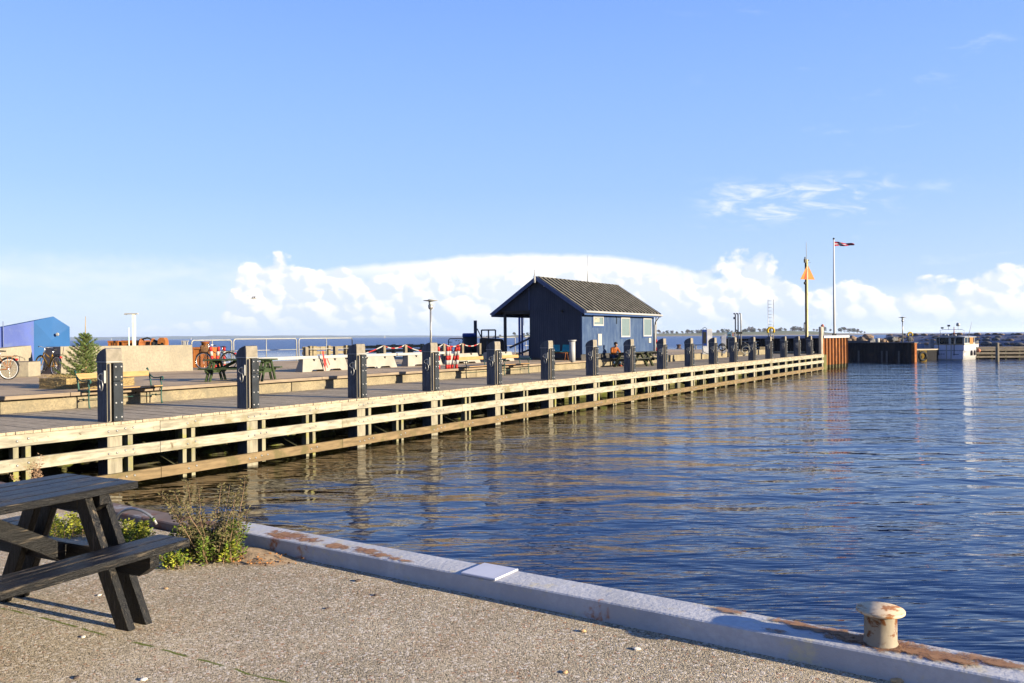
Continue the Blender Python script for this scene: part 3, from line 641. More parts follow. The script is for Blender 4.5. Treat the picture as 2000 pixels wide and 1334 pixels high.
# ================= benches =================
def bench(label, loc, rz, L=1.82):
    T = thing('park_bench', label, 'bench', loc, rz, 'park benches along the timber deck')
    for sx in (-1, 1):
        m_ = MB(); x = sx*L/2
        m_.tube([(x, .30, 0), (x, .26, .10), (x, .22, .28), (x, .20, .42), (x, .235, .58), (x, .30, .76), (x, .335, .84), (x, .36, .87), (x, .385, .855), (x, .38, .83)], [.022, .018, .018, .022, .02, .018, .018, .018, .016, .012], 8)
        m_.tube([(x, -.26, 0), (x, -.235, .06), (x, -.22, .20), (x, -.225, .32), (x, -.25, .42), (x, -.24, .50), (x, -.20, .56), (x, -.205, .62), (x, -.235, .655), (x, -.285, .655), (x, -.31, .625), (x, -.30, .59), (x, -.27, .58)], [.024, .018, .016, .016, .02, .016, .016, .018, .02, .02, .02, .018, .014], 8)
        m_.tube([(x, -.24, .655), (x, -.10, .635), (x, .08, .63), (x, .18, .66), (x, .265, .72)], .016, 8)
        m_.tube([(x, -.25, .42), (x, -.1, .40), (x, .1, .395), (x, .21, .42)], .02, 8)
        m_.tube([(x, -.22, .22), (x, -.1, .20), (x, .1, .20), (x, .235, .20)], .011, 6); m_.ball((x, 0, .2), .028, 8, 6)
        m_.tube([(x, -.2, .40), (x, -.15, .34), (x, -.2, .3)], .01, 6); m_.tube([(x, .19, .40), (x, .14, .34), (x, .2, .3)], .01, 6)
        m_.build('iron_frame', dgreen_m, T)
    m_ = MB(); m_.bar((-L/2-.01, .292, .735), (L/2+.01, .292, .735), .03, .135, (0, .3, 1)); m_.build('back_slat', benchwood, T, bevel=.006)
    for k in range(4):
        m_ = MB(); y = -.235+k*.115; m_.box(-L/2-.01, L/2+.01, y-.05, y+.05, .425-.006*k, .45-.006*k); m_.build('seat_slat', benchwood, T, bevel=.005)
    m_ = MB(); m_.tube([(-L/2, 0, .2), (L/2, 0, .2)], .008, 6); m_.build('stretcher', dgreen_m, T)
    return T
def jl(px, py, z=0): p = gp(px, py, z); return p
for lb, pl_, pr_ in (('long green iron bench by the fir tree, nearest and largest of the three', (172, 798), (320, 787)), ('green iron bench right of the red and white posts, before the white barriers', (915, 738.5), (963, 735)), ('green iron bench nearest the hut porch, between two mooring posts', (983, 733.5), (1037, 729.5))):
    a = gp(*pl_); b_ = gp(*pr_); s0, t0 = ST(a); s1, t1 = ST(b_); L = 1.85
    c_ = J((s0+s1)/2, (t0+t1)/2+.26); bench(lb, (c_.x, c_.y, 0), PHI, L)
# ================= fir tree in straw ring =================
def at(px, py, z=QZ): p = gp(px, py, z); return p
fp = at(150, 757); firm = mat('fir_needles', (.075, .115, .03), .7, .35, 8, bump=0)
rr = random.Random(2); fir = thing('fir_tree', 'small green fir tree with long bare leader standing in a ring of straw bales', 'tree', (fp.x+.05, fp.y+.35, QZ))
H_ = 1.42
MB().tube([(0, 0, 0), (.01, 0, .8), (0, .01, H_-.1), (.015, 0, H_+.42)], [.035, .024, .014, .007], 7).build('trunk', mat('fir_bark', (.22, .16, .08), .9, .2, 9), fir)
nd = MB(); br = MB()
nb = 92
for i in range(nb):
    f = (i/nb)**1.05; z = .14+f*(H_-.2); a = i*2.399+rr.uniform(-.3, .3); ln = (1-f)**.80*.66+.06
    ln *= rr.uniform(.75, 1.12); up = .10+.55*f
    pts = []
    for k in range(6):
        g_ = k/5; pts.append(Vector((math.cos(a)*ln*g_, math.sin(a)*ln*g_, z+ln*(up*g_+.12*g_*g_-.18*math.sin(g_*3.1)*(1-f)))))
    br.tube(pts, [.007, .006, .005, .004, .003, .002], 4)
    def needles(p0, p1, n, l):
        d = (p1-p0).normalized()
        for k in range(n):
            p = p0.lerp(p1, rr.random()); o_ = Vector((rr.uniform(-1, 1), rr.uniform(-1, 1), rr.uniform(-.5, 1))); o_ -= d*o_.dot(d); o_.normalize()
            leafquad(nd, p, d*.7+o_, l*rr.uniform(.7, 1.1), .007, rr)
    for k in range(1, 5):
        needles(pts[k], pts[k+1], int(34*ln/.5)+8, .05)
        if k < 5:
            for sd in (-1, 1):
                d = (pts[k+1]-pts[k]).normalized(); sdv = d.cross(Vector((0, 0, 1)))*sd; q = pts[k]+(d*.7+sdv).normalized()*ln*.38*(1-k*.15)+Vector((0, 0, .01))
                br.tube([pts[k], q], .003, 3); needles(pts[k], q, int(30*ln/.5)+7, .04)
br.build('branches', mat('fir_twig', (.16, .11, .06), .9), fir); nd.build('needles', firm, fir)
# straw bales
strawm = mat('straw', (.22, .16, .075), .9, .3, 14, (1, 1, 3), .8, 40, spots=((.15, .10, .035), 5, .55, .7), bdist=.03)
def bale(label, loc, rz, L=1.15, seed=0):
    rr = random.Random(seed); m_ = MB(); m_.box(-L/2, L/2, -.22, .22, 0, .26)
    for i in range(900):
        f = rr.random()
        if f < .4: p = Vector((rr.uniform(-L/2, L/2), rr.uniform(-.22, .22), .30))
        else: p = Vector((rr.uniform(-L/2, L/2), rr.choice((-.22, .22)), rr.uniform(0, .3)))
        if f > .85: p = Vector((rr.choice((-L/2, L/2)), rr.uniform(-.22, .22), rr.uniform(0, .3)))
        d = Vector((rr.uniform(-1, 1), rr.uniform(-1, 1), rr.uniform(-.2, .7))).normalized()
        leafquad(m_, p, d, rr.uniform(.04, .11), .008, rr)
    o = m_.build('straw_bale', strawm, loc=loc, rz=rz); return tag(o, label, 'straw bale', 'straw bales round the fir tree')
cx, cy = fir.location.x, fir.location.y
bale('straw bale at the left front of the fir tree, left of the bench', (cx-.30, cy-.66, QZ), R(-22), .95, 1)
bale('straw bale behind the bench slats in front of the fir tree', (cx+.30, cy-.62, QZ), R(14), .6, 2).scale = (1, 1, .62)
bale('straw bale on the right side of the fir tree behind the mooring post', (cx+.72, cy+.15, QZ), R(80), .9, 3).scale = (1, 1, .8)
bale('straw bale hidden at the left back of the fir tree', (cx-.62, cy+.1, QZ), R(100), .9, 4)
# ================= concrete walls =================
wt = thing('concrete_wall', 'long battered concrete wall behind the fir tree and bench', 'wall', (0, 0, 0))
P0 = at(119, 731); P1 = at(377, 724); top_ = 1.365
def batter_wall(p0, p1, z0, z1a, z1b, th, bt, name, parent, m, back=None):
    d = (p1-p0); d.z = 0; d.normalize(); n = Vector((-d.y, d.x, 0))
    A0, B0 = Vector((p0.x, p0.y, z0)), Vector((p1.x, p1.y, z0)); A1, B1 = A0+n*bt, B0+n*bt; A1.z = z1a; B1.z = z1b
    A2, B2 = A0+n*(bt+th), B0+n*(bt+th); A2.z = z1a; B2.z = z1b; A3, B3 = A0+n*(th+bt), B0+n*(th+bt)
    A3.z = B3.z = z0
    m_ = MB(); m_.quad(A0, B0, B1, A1); m_.quad(A1, B1, B2, A2); m_.quad(A2, B2, B3, A3); m_.quad(A0, A1, A2, A3); m_.quad(B0, B3, B2, B1)
    return m_.build(name, m, parent, bevel=.02)
batter_wall(P0, P1, QZ-.05, top_, top_, .5, .12, 'wall_block', wt, wall_conc)
E0 = P0+Vector((-1.05, .62, 0))
wt2 = thing('concrete_wall', 'slanted end block of concrete wall in shade, behind the yellow bicycle', 'wall', (0, 0, 0))
batter_wall(E0, P0+Vector((-.03, .0, 0)), QZ-.05, top_-.01, top_-.01, .9, .16, 'wall_block', wt2, mat('grey_brown_concrete', (.22, .185, .155), .92, .15, 1, bump=.4, bscale=14, fine=(20, (.13, .11, .09), .6)))
wt3 = thing('concrete_wall', 'lower sloping concrete wall at the far left behind both bicycles', 'wall', (0, 0, 0))
B0 = Vector((E0.x-.55, E0.y+.5, 0)); B1 = Vector((E0.x-.9, 21.5, 0))
batter_wall(B1, B0, QZ-.05, .95, 1.40, .4, .12, 'wall_block', wt3, wall_conc)
p = at(30, 737); blk = thing('concrete_block', 'low concrete block with dark top behind the orange bicycle', 'block', (p.x-.1, p.y+.5, QZ), R(4))
MB().box(-1.3, .42, -.35, .45, 0, .5).build('block_body', wall_conc, blk, bevel=.02)
MB().box(-1.3, .41, -.34, .44, .503, .512).build('block_top', mat('dark_block_top', (.10, .08, .065), .9), blk, 'dark top')  # thin darker sheet over the block
# ================= bicycles =================
def bicycle(label, loc, rz, fm, tilt=0, rim=None, basket=False, white_tyre=False, group=None, rack=True, turn=0.):
    """front wheel towards +x, centre between wheels"""
    T = thing('bicycle', label, 'bicycle', loc, rz, group); rimm = rim or chrome_m
    T.rotation_euler = (R(tilt), 0, rz); r = .335
    tm = tyre_m
    for nm, x in (('front_wheel', .54), ('rear_wheel', -.52)):
        e = MB(); e.torus((x, 0, r+.0), r-.005, .019, (0, 1, 0), 40, 8); wv = e.build(nm, tm, T)
        e = MB(); e.torus((x, 0, r), r-.035, .012, (0, 1, 0), 36, 6); e.build('rim', rimm, wv)
        e = MB(); e.lathe([(.02, -.05), (.02, .05)], (x, 0, r), 8, rotm('X', 90))
        for k in range(18):
            a = 2*math.pi*k/18; e.tube([(x, (-1)**k*.025, r), (x+math.cos(a)*(r-.04), 0, r+math.sin(a)*(r-.04))], .0022, 3, caps=False)
        e.build('spokes', chrome_m, wv)
        e = MB(); e.torus((x, 0, r), r+.028, .014, (0, 1, 0), 20, 6, 15 if x < 0 else 60, 175 if x < 0 else 150)
        e.build('mudguard', black_m, T)
    f = MB(); bb = (-.08, 0, .28); hd = (.36, 0, .80); hl = (.40, 0, .66); stt = (-.22, 0, .74); rx = (-.52, 0, r)
    f.tube([bb, stt], .017); f.tube([hl, bb], .02); f.tube([hd, (-.17, 0, .56)], .016); f.tube([hd, hl], .022)
    for s in (-1, 1):
        f.tube([(bb[0], s*.03, bb[2]), (rx[0], s*.055, rx[2])], .011); f.tube([(stt[0], s*.02, stt[2]-.06), (rx[0], s*.055, rx[2])], .010)
        f.tube([(.41, s*.03, .655), (.45, s*.055, .55), (.54, s*.055, r)], .012)
    f.build('frame', fm, T)
    e = MB(); e.tube([(.36, 0, .8), (.335, 0, .93), (.37, 0, .97)], .014); e.tube([(.37, 0, .97), (.36, .12, .99), (.28, .25, .99), (.17, .29, .97)], .011); e.tube([(.37, 0, .97), (.36, -.12, .99), (.28, -.25, .99), (.17, -.29, .97)], .011)
    hb = e.build('handlebar', chrome_m, T)
    [MB().tube([(.26, sy*.26, .988), (.15, sy*.30, .965)], .017).build('grip', black_m, hb) for sy in (-1, 1)]
    e = MB(); e.tube([stt, (-.245, 0, .86)], .013); e.build('seat_post', chrome_m, T)
    e = MB(); e.prism([(-.14, .87), (-.15, .91), (.0, .92), (.13, .90), (.13, .885), (0, .875)], -.022, .022, 'xz')
    e.v = [(x-.24, y*(2.6 if x < -.05 else 1), z) for x, y, z in e.v]; e.build('saddle', black_m, T, bevel=.01)
    e = MB(); e.torus((bb[0], .045, bb[2]), .085, .006, (0, 1, 0), 20, 6); e.tube([(bb[0], .05, bb[2]), (bb[0]+.10, .055, bb[2]-.13)], .009); e.tube([(bb[0], -.05, bb[2]), (bb[0]-.10, -.055, bb[2]+.13)], .009)
    e.box(bb[0]+.06, bb[0]+.14, .06, .15, bb[2]-.145, bb[2]-.12); e.box(bb[0]-.14, bb[0]-.06, -.15, -.06, bb[2]+.12, bb[2]+.145); e.build('crank', black_m, T)
    if rack:
        e = MB()
        for s in (-1, 1): e.tube([(-.26, s*.04, .70), (-.34, s*.06, .73), (-.74, s*.06, .73), (-.76, s*.03, .73)], .008); e.tube([(-.70, s*.06, .73), (-.53, s*.065, r)], .007); e.tube([(-.52, s*.06, .73), (-.53, s*.065, r)], .007)
        for x in (-.4, -.52, -.64, -.76): e.tube([(x, -.06, .73), (x, .06, .73)], .006)
        e.build('luggage_rack', fm if rim else black_m, T)
    MB().box(-.80, -.76, -.04, .04, .60, .66).build('rear_light', red_m, T)
    if basket:
        e = MB(); n = 14
        for k in range(8):
            z = .70+.035*k; q = 1+.03*k; e.tube([(.50+.14*q*math.cos(a), .17*q*math.sin(a), z) for a in [2*math.pi*j/16 for j in range(16)]], .008, 4, closed=True)
        for j in range(20):
            a = 2*math.pi*j/20; e.tube([(.50+.14*math.cos(a), .17*math.sin(a), .69), (.50+.175*math.cos(a), .21*math.sin(a), .95)], .007, 4)
        e.build('basket', mat('wicker', (.16, .09, .045), .85, .3, 12), T)
    return T
p = at(22, 741); bicycle('orange bicycle with white tyre rims parked at the left edge of the photo', (p.x-.60, p.y+.02, QZ), R(176), orange_m, 3, mat('white_rim', (.7, .7, .68), .5), rack=True)
pr = at(107, 733); pf = at(72, 729.5); d = (pf-pr); ang_ = math.atan2(d.y, d.x); cc = pr+Vector((-.84, .54, 0))*.52; ang_ = R(147)
bicycle('yellow bicycle with black saddle leaning on the concrete wall', (cc.x, cc.y, QZ), ang_, yellow_m, 7)
p = at(404, 721); bicycle('black bicycle with wicker front basket by the grey railing and orange container', (p.x+.38, p.y, QZ), R(176), black_m, 4, basket=True)
b1_ = at(903, 703); bicycle('dark bicycle parked at the sea side behind the chain posts, right one', (b1_.x, b1_.y+6, QZ), R(170), black_m, 2, group='dark bicycles behind the chain posts')
copy_tree(COL.objects['bicycle.003'], (b1_.x-.9, b1_.y+6.8, QZ), R(20), 'dark bicycle parked at the sea side behind the chain posts, left one')
# ================= green picnic table =================
gpt = (table_green, table_green, table_green)
p = at(468, 744); t = picnic_table('picnic_table', 'dark green picnic table near the railing, behind the second mooring post', (p.x, p.y+.15, QZ), R(-3), gpt, 1.95, .36, .72, .44, .74); t.scale = (1.0, 1.0, .88)
# ================= blue shed =================
tarpA = mat('lavender_tarp', (.15, .20, .50), .65, .12, .9, (1, 1, .3), .2, 3, spots=((.19, .24, .46), 1.1, .5, .7))
tarpB = mat('sky_blue_tarp', (.010, .058, .165), .6, .07, .8, (1, 1, 1), .15, 3)
Y = 40.; A = dp(66, 690, Y); A.z = QZ; Aa = dp(66, 627, Y); Pk = dp(104, 618, Y+.8); Bb = dp(136, 638.5, Y+1.3); B0_ = Vector((Bb.x, Bb.y, QZ)); bk = Vector((-1.0, .10, 0)).normalized()*5; bk.z = 0; bks = bk+Vector((0, 0, -.85))
bs = thing('tarpaulin_shed', 'blue tarpaulin covered shed behind the low wall at the far left', 'shed', (A.x, A.y, QZ))
Lc = Vector((A.x, A.y, QZ)); q = lambda v: tuple(v-Lc)
md = (A+Bb)/2; md.z = 1.6; md = md+Vector((.05, -.12, 0))
g = MB(); g.quad(q(A), q(Aa), q(md)); g.quad(q(Aa), q(Pk), q(md)); g.quad(q(Pk), q(Bb), q(md)); g.quad(q(Bb), q(B0_), q(md)); g.quad(q(B0_), q(A), q(md)); g.build('gable_sheet', tarpB, bs)
g = MB(); g.quad(q(A), q(Aa), q(Aa+bks), q(A+bk)); g.build('side_sheet', tarpA, bs, 'lavender blue side sheet')
g = MB(); g.quad(q(Aa), q(Pk), q(Pk+bks), q(Aa+bks)); g.quad(q(Pk), q(Bb), q(Bb+bks), q(Pk+bks)); g.quad(q(Bb), q(B0_), q(B0_+bk), q(Bb+bks)); g.quad(q(A+bk), q(Aa+bks), q(Pk+bks), q(Bb+bks), q(B0_+bk)); g.build('roof_sheet', tarpB, bs)
v_ = dp(112.5, 653, Y+.62); MB().lathe([(.085, 0), (.085, .03), (.06, .05)], q(v_), 12, rotm('X', 90)).build('vent', white_m, bs)
for k in (1.6, 3.4):
    f_ = A+bk*(k/5); g = MB(); g.tube([q(f_+Vector((.03, -.03, 0))), q(Vector((f_.x+.03, f_.y-.03, Aa.z)))], .018, 5); g.build('seam', mat('seam_grey', (.1, .12, .2), .7), bs)
# ================= things beyond the wall =================
def ribbed_box(name, label, cat, px0, px1, Y, ztop, m, dep=1.2, parts=True, group=None):
    a = dp(px0, 660, Y); b_ = dp(px1, 660, Y); L = (b_-a).length
    T = thing(name, label, cat, (a.x, a.y, QZ), 0, group); h = ztop-QZ
    MB().box(0, L, 0, dep, 0, h).build('body', m, T, bevel=.01)
    r_ = MB(); n = max(2, int(L/.4))
    for k in range(n+1): x = .04+(L-.08)*k/n; r_.box(x-.03, x+.03, -.035, -.001, .02, h-.02)
    r_.box(-.01, L+.01, -.045, 0, h-.08, h+.01); r_.build('frame_rib', m, T); return T
ribbed_box('container', 'small orange steel box, leftmost of those showing above the wall', 'container', 211, 231, 41, 1.53, orange_m)
ribbed_box('container', 'wider orange steel box above the wall at the lamp post foot', 'container', 238, 272, 41, 1.54, orange_m)
ribbed_box('container', 'rust orange container behind the black bicycle with basket', 'container', 376, 410, 35, 1.235, orange_m)
mc = dp(288, 664, 41); T = thing('winch', 'rusty open winch machine showing above the concrete wall', 'machine', (mc.x, mc.y, QZ))
e = MB(); e.lathe([(.36, -.30), (.36, -.27), (.2, -.26), (.2, .26), (.36, .27), (.36, .30)], (0, 0, .92), 18, rotm('Y', 90)); e.build('drum', rust_m, T)
e = MB(); e.box(-.45, .75, -.3, .3, 0, .5); e.box(-.42, -.36, -.3, .3, .5, 1.15); e.box(.36, .42, -.3, .3, .5, 1.1); e.tube([(-.4, 0, 1.2), (0, 0, 1.3), (.5, 0, 1.12)], .04); e.box(.5, .9, -.2, .2, .5, 1.0); e.build('frame', black_m, T)
mc = dp(319, 664, 41); T = thing('hoist_frame', 'orange steel frame with tapered side beside the rusty winch', 'frame', (mc.x, mc.y, QZ))
e = MB(); e.prism([(-.2, 0), (-.2, 1.2), (-.1, 1.3), (.1, 1.3), (.18, 1.15), (.2, 0), (.12, 0), (.08, 1.05), (-.08, 1.05), (-.08, 0)], -.2, .2, 'xz'); e.build('frame', orange_m, T)
a = dp(262, 676, 40); T = thing('lamp_post', 'white T shaped lamp post behind the wall, left of the winch', 'lamp post', (a.x, a.y, QZ))
e = MB(); zt = dp(262, 614, 40).z-QZ; e.box(-.06, .06, -.06, .06, 0, zt); e.build('pole', mat('cream_pole', (.62, .56, .44), .6, .1, 4), T)
e = MB(); e.box(-.42, .20, -.07, .07, zt, zt+.06); e.box(-.44, -.36, -.08, .08, zt-.02, zt+.04); e.build('lamp_head', white_m, T)
a = dp(252, 676, 40.5); MBo = MB().tube([(0, 0, 0), (0, 0, dp(252, 640, 40.5).z-QZ)], .025, 6).build('marker_pole', mat('pale_green_pole', (.45, .6, .5), .6), loc=(a.x, a.y, QZ)); tag(MBo, 'thin pale green pole left of the white T lamp post', 'pole')
a = dp(361, 675, 36); T = thing('quay_fitting', 'small white T shaped fitting just beyond the right end of the wall', 'fitting', (a.x, a.y, QZ))
zz = dp(361, 667, 36).z-QZ; e = MB(); e.box(-.05, .05, -.05, .05, 0, zz); e.box(-.16, .16, -.05, .05, zz, zz+.04); e.build('post', white_m, T)
e = MB(); e.box(-.13, -.1, -.03, .03, zz-.15, zz); e.box(.1, .13, -.03, .03, zz-.15, zz); e.build('bracket', white_m, T)
a = dp(401, 668, 37); o = MB().lathe([(.17, 0), (.17, dp(401, 667, 37).z-QZ-.05), (.21, dp(401, 667, 37).z-QZ-.04), (.21, dp(401, 667, 37).z-QZ)], seg=16).build('steel_drum', rust_m, loc=(a.x, a.y, QZ)); tag(o, 'rusty round steel post top above the orange container', 'bollard')
# ================= railings =================
railm = mat('pale_galvanised_rail', (.22, .22, .215), .5, .1, 6, metal=.15)
def railing(label, p0, p1, h=1.2, m=railm, group='tubular railing panels at the sea edge', mids=1):
    d = p1-p0; L = math.hypot(d.x, d.y); T = thing('railing_panel', label, 'railing', (p0.x, p0.y, QZ), math.atan2(d.y, d.x), group)
    r = .14; P = [(0, 0, 0), (0, 0, h-r)]+[(r-r*math.cos(a), 0, h-r+r*math.sin(a)) for a in (.4, .8, 1.2)]+[(r, 0, h), (L-r, 0, h)]+[(L-r+r*math.sin(a), 0, h-r+r*math.cos(a)) for a in (.4, .8, 1.2)]+[(L, 0, h-r), (L, 0, 0)]
    MB().tube(P, .032, 8).build('rail_frame', m, T)
    MB().tube([(0, 0, h*.52), (L, 0, h*.52)], .02, 6).build('mid_rail', m, T)
    for k in range(mids): x = L*(k+1)/(mids+1); MB().tube([(x, 0, 0), (x, 0, h)], .024, 6).build('upright', m, T)
    return T
Z0 = 40.; pA = dp(456, 660, Z0); u2 = Vector((math.cos(PHI), math.sin(PHI), 0))
railing('pale tubular railing panel behind the green picnic table', pA, pA+u2*3.98)
railing('pale tubular railing panel left of the timber sea screen', pA+u2*4.14, pA+u2*8.1)
railing('darker tubular railing panel in front of the orange container', dp(374, 660, 37.2), dp(452, 660, 39.7), 1.16, mat('dull_rail', (.2, .2, .19), .6, .2, 5))
railing('dark thin railing panel behind the dark bicycles', dp(876, 660, 53), dp(930, 660, 54), 1.1, mat('dark_rail', (.06, .07, .09), .6), mids=1)
railing('white railing panel seen left of the hut porch post', dp(962, 660, 52.5), dp(1006, 660, 56), 1.15)
railing('white railing with several uprights seen through the hut porch', dp(1021, 660, 52), dp(1046, 660, 53.5), 1.2, mids=3)
# ================= timber sea screen =================
ts = thing('timber_screen', 'low timber screen of three planks on posts along the sea edge', 'screen', J(23.7, 18.6, QZ), PHI)
scr = mat('screen_timber', (.15, .125, .08), .88, .25, 2.4, (1, 5, 5), .3, spots=((.08, .065, .04), 2, .56, .7))
H_ = .76; Ls = 12.2
for z in (.05, .31, .56): MB().box(0, Ls, 0, .06, z, z+.185).build('plank', scr, ts)
k = 0; x = .35
while x < Ls:
    MB().box(x, x+.16, -.19, -.002, 0, H_+.03).build('post', scr, ts)
    if k % 2 == 0: MB().box(x+.30, x+.55, -.12, -.002, 0, H_+.02).build('post', scr, ts)
    x += 1.35; k += 1
MB().box(3.6, 3.75, -.13, -.122, .05, H_).build('rust_strap', rust_m, ts)
tg = thing('timber_screen', 'timber screen panels coloured dark as in shadow continuing right of the lit screen, left of the lamp post', 'screen', J(36.1, 17.4, QZ), PHI)
dkt = mat('shaded_screen_timber', (.03, .032, .04), .85, .3, 3)  # darker copy of the screen timber, hut shadow put into its colour
for z in (.05, .31, .56): MB().box(0, 3.2, 0, .06, z, z+.185).build('plank', dkt, tg)
for x in (0, .7, 1.6, 2.5, 3.05): MB().box(x, x+.3, -.1, -.002, 0, .8).build('post', dkt, tg)
# ================= white concrete barriers =================
barm = mat('white_concrete', (.205, .19, .165), .85, .12, 2, bump=.3, spots=((.15, .135, .11), 2, .6, .75))
b0 = gp(591, 727, QZ); s0, t0 = ST(b0); SP = 2.75
def barrier(label, s, t):
    T = thing('concrete_barrier', label, 'barrier', J(s, t, QZ), PHI, 'white concrete barriers across the mole'); L = 2.32; h = .46
    y0, y1 = -.0, .36
    m_ = MB(); n = len(m_.v)
    # body with two lifting slots below
    out = [(0, 0), (.42, 0), (.50, .07), (.98, .07), (1.06, 0), (1.30, 0), (1.38, .07), (1.86, .07), (1.94, 0), (L, 0), (L-.12, h), (.12, h)]
    nv = len(out)
    for yb, yt in ((0, .10), (.40, .30)):
        for x, z in out: m_.v.append((x, yb+(yt-yb)*z/h, z))
    m_.f.append(tuple(range(nv))); m_.f.append(tuple(range(2*nv-1, nv-1, -1))); m_.sm += [False]*2
    for i in range(nv): j = (i+1) % nv; m_.f.append((i, j, nv+j, nv+i)); m_.sm.append(False)
    m_.build('barrier_body', barm, T)
    for x in (.62, 1.66): MB().prism([(x-.04, h-.005), (x+.04, h-.005), (x, h-.085)], .04, .0895, 'xz').build('wedge_slot', black_m, T)
    return T
for i, lb in enumerate(('white concrete barrier with red tape hanging on it, leftmost', 'white concrete barrier just right of the third mooring post', 'white concrete barrier just left of the lamp post mooring post', 'white concrete barrier behind the red and white posts', 'white concrete barrier behind the second park bench')):
    barrier(lb, s0+SP*i+(.0 if i < 2 else .12*i), t0+.0)
def beam(label, s1, s2, t, z):
    m_ = MB(); m_.box(0, s2-s1, -.06, .06, 0, .11); o = m_.build('white_beam', white_m, None, loc=J(s1, t, z), rz=PHI, bevel=.01); tag(o, label, 'beam', 'white beams lying on the barriers')
beam('white beam on the leftmost barrier, its red marked end reaching left over the pavement', s0-2.3, s0+2.6, t0+.20, QZ+.462)
beam('white beam on the barriers just right of the third mooring post', s0+2.66, s0+5.2, t0+.20, QZ+.462)
beam('white beam on the barriers left of the lamp post mooring post', s0+5.25, s0+8.4, t0+.20, QZ+.462)
tp_ = MB()
for k in range(5):
    x = .9+.06*k; tp_.bar((x, -.03, .47+.28*(k < 2)), (x+random.uniform(-.1, .16), -.06, .02+.05*k), .035, .004, (0, 1, 0))
o = tp_.build('barrier_tape', [red_m], None, loc=J(s0, t0-.02, QZ), rz=PHI); tag(o, 'torn red and white tape hanging over the leftmost white barrier', 'tape')
# chain posts and plastic chain
cps = [(597, 678), (655, 676.5), (749, 675), (791, 673.5), (866, 671.5), (902, 671), (936, 670.5)]
postdk = mat('chain_post_timber', (.13, .11, .08), .85, .25, 4, (5, 5, 1), .3)
tops = []
names = ('leftmost, with red tape tied round it', 'second, left of the third mooring post', 'third, right of the third mooring post', 'fourth, left of the lamp post', 'fifth, just right of the lamp post', 'sixth, above the second park bench', 'last, before the dark box')
for i, ((px, py), nm) in enumerate(zip(cps, names)):
    q_ = (px-1000)/F; tl = t0+.75                     # along the barrier line
    # solve for s on line t = tl through this pixel column
    a = J(0, tl); ss = (q_*a.y-a.x)/(math.cos(PHI)-q_*math.sin(PHI)); P_ = J(ss, tl, QZ); h = dp(px, py, P_.y).z-QZ
    m_ = MB(); m_.box(-.07, .07, -.07, .07, 0, h); m_.build('chain_post', postdk, None, loc=P_, rz=PHI); tag(COL.objects[-1], 'square timber chain post, '+nm, 'post', 'timber posts carrying the chain')
    tops.append(P_+Vector((0, 0, h)))
ch = thing('plastic_chain', 'red and white plastic chain slung between the timber posts behind the barriers', 'chain', tops[1])
for i in range(1, len(tops)-1):
    a, b_ = tops[i], tops[i+1]; sag = .13 if i != 3 else .3; n = 24; L = (b_-a).length; cnt = 0
    if i == 1: a = a-Vector((0, 0, .45))
    P = [a.lerp(b_, k/n)-Vector((0, 0, sag*4*(k/n)*(1-k/n)))-tops[1] for k in range(n+1)]
    for k in range(0, n, 4):
        MB().tube(P[k:k+5], .028, 5).build('chain_length', red_m if (k//4) % 2 == 0 else white_m, ch)
# ================= red and white posts =================
def delineator(label, px, py, lean, Yoff=0, h=.92, group='red and white marker posts'):
    p = at(px, py); T = thing('marker_post', label, 'marker post', (p.x, p.y+Yoff, QZ), 0, group); T.rotation_euler = (R(lean[1]), R(lean[0]), 0)
    z = 0; n = 5
    for k in range(n):
        m_ = MB(); m_.lathe([(.06, z), (.062, z+h/n-.001)] if k < n-1 else [(.06, z), (.06, z+h/n-.03), (.04, z+h/n)], seg=12); m_.build('band', red_m if k % 2 == 0 else white_m, T); z += h/n
    return T
delineator('red and white post standing upright, right of the black bicycle', 438, 720, (0, 0))
delineator('red and white post leaning beside the basket bicycle, left of the pair', 417, 722, (-6, 3))
delineator('red and white post leaning right behind the black bicycle, right of the pair', 421, 721, (10, 3))
for px, lean, nm in ((872.5, (3, 4), 'leftmost of the cluster of four left of the second bench'), (877, (2, 0), 'second of the cluster left of the second bench, most upright'), (881, (14, 4), 'third of the cluster, leaning most to the right'), (890, (7, 0), 'rightmost of the cluster, touching the second bench')):
    delineator('red and white post, '+nm, px, 721, lean, random.uniform(-.1, .4), .86)
delineator('red and white post half hidden behind the lamp post mooring post', 856.5, 722, (0, 0), 0, .86)
# ================= lamp posts =================
def lamp(label, P_, h, sc_=1.):
    T = thing('street_lamp', label, 'street lamp', P_)
    MB().tube([(0, 0, 0), (0, 0, h*.5), (0, 0, h-.45*sc_)], [.055*sc_, .05*sc_, .042*sc_], 10).build('pole', galv_m, T)
    MB().lathe([(.05, h-.46*sc_), (.09, h-.44*sc_), (.115, h-.36*sc_), (.115, h-.26*sc_), (.09, h-.25*sc_)], seg=16).build('lamp_base', galv_m, T)
    MB().lathe([(.09, h-.25*sc_), (.095, h-.08*sc_)], seg=14).build('lantern', mat('clear_lantern', (.32, .36, .38), .2, .05, 3, bump=0), T)
    MB().lathe([(.12, h-.09*sc_), (.33*sc_, h-.055*sc_), (.34*sc_, h-.035*sc_), (.12, h-.02*sc_), (.1, h+.01), (.02, h+.02)], seg=24).build('lamp_shade', mat('shade_grey', (.22, .22, .21), .5, .1, 6), T)
P_ = dp(842, 700, 38); P_.z = QZ; lamp('grey street lamp with flat disc shade behind the fourth mooring post', P_, dp(842, 585, 38).z-QZ)
P_ = dp(1763, 668, 92); P_.z = .45; lamp('distant street lamp on the right before the stone breakwater', P_, dp(1763, 619, 92).z-.45, 1.25)
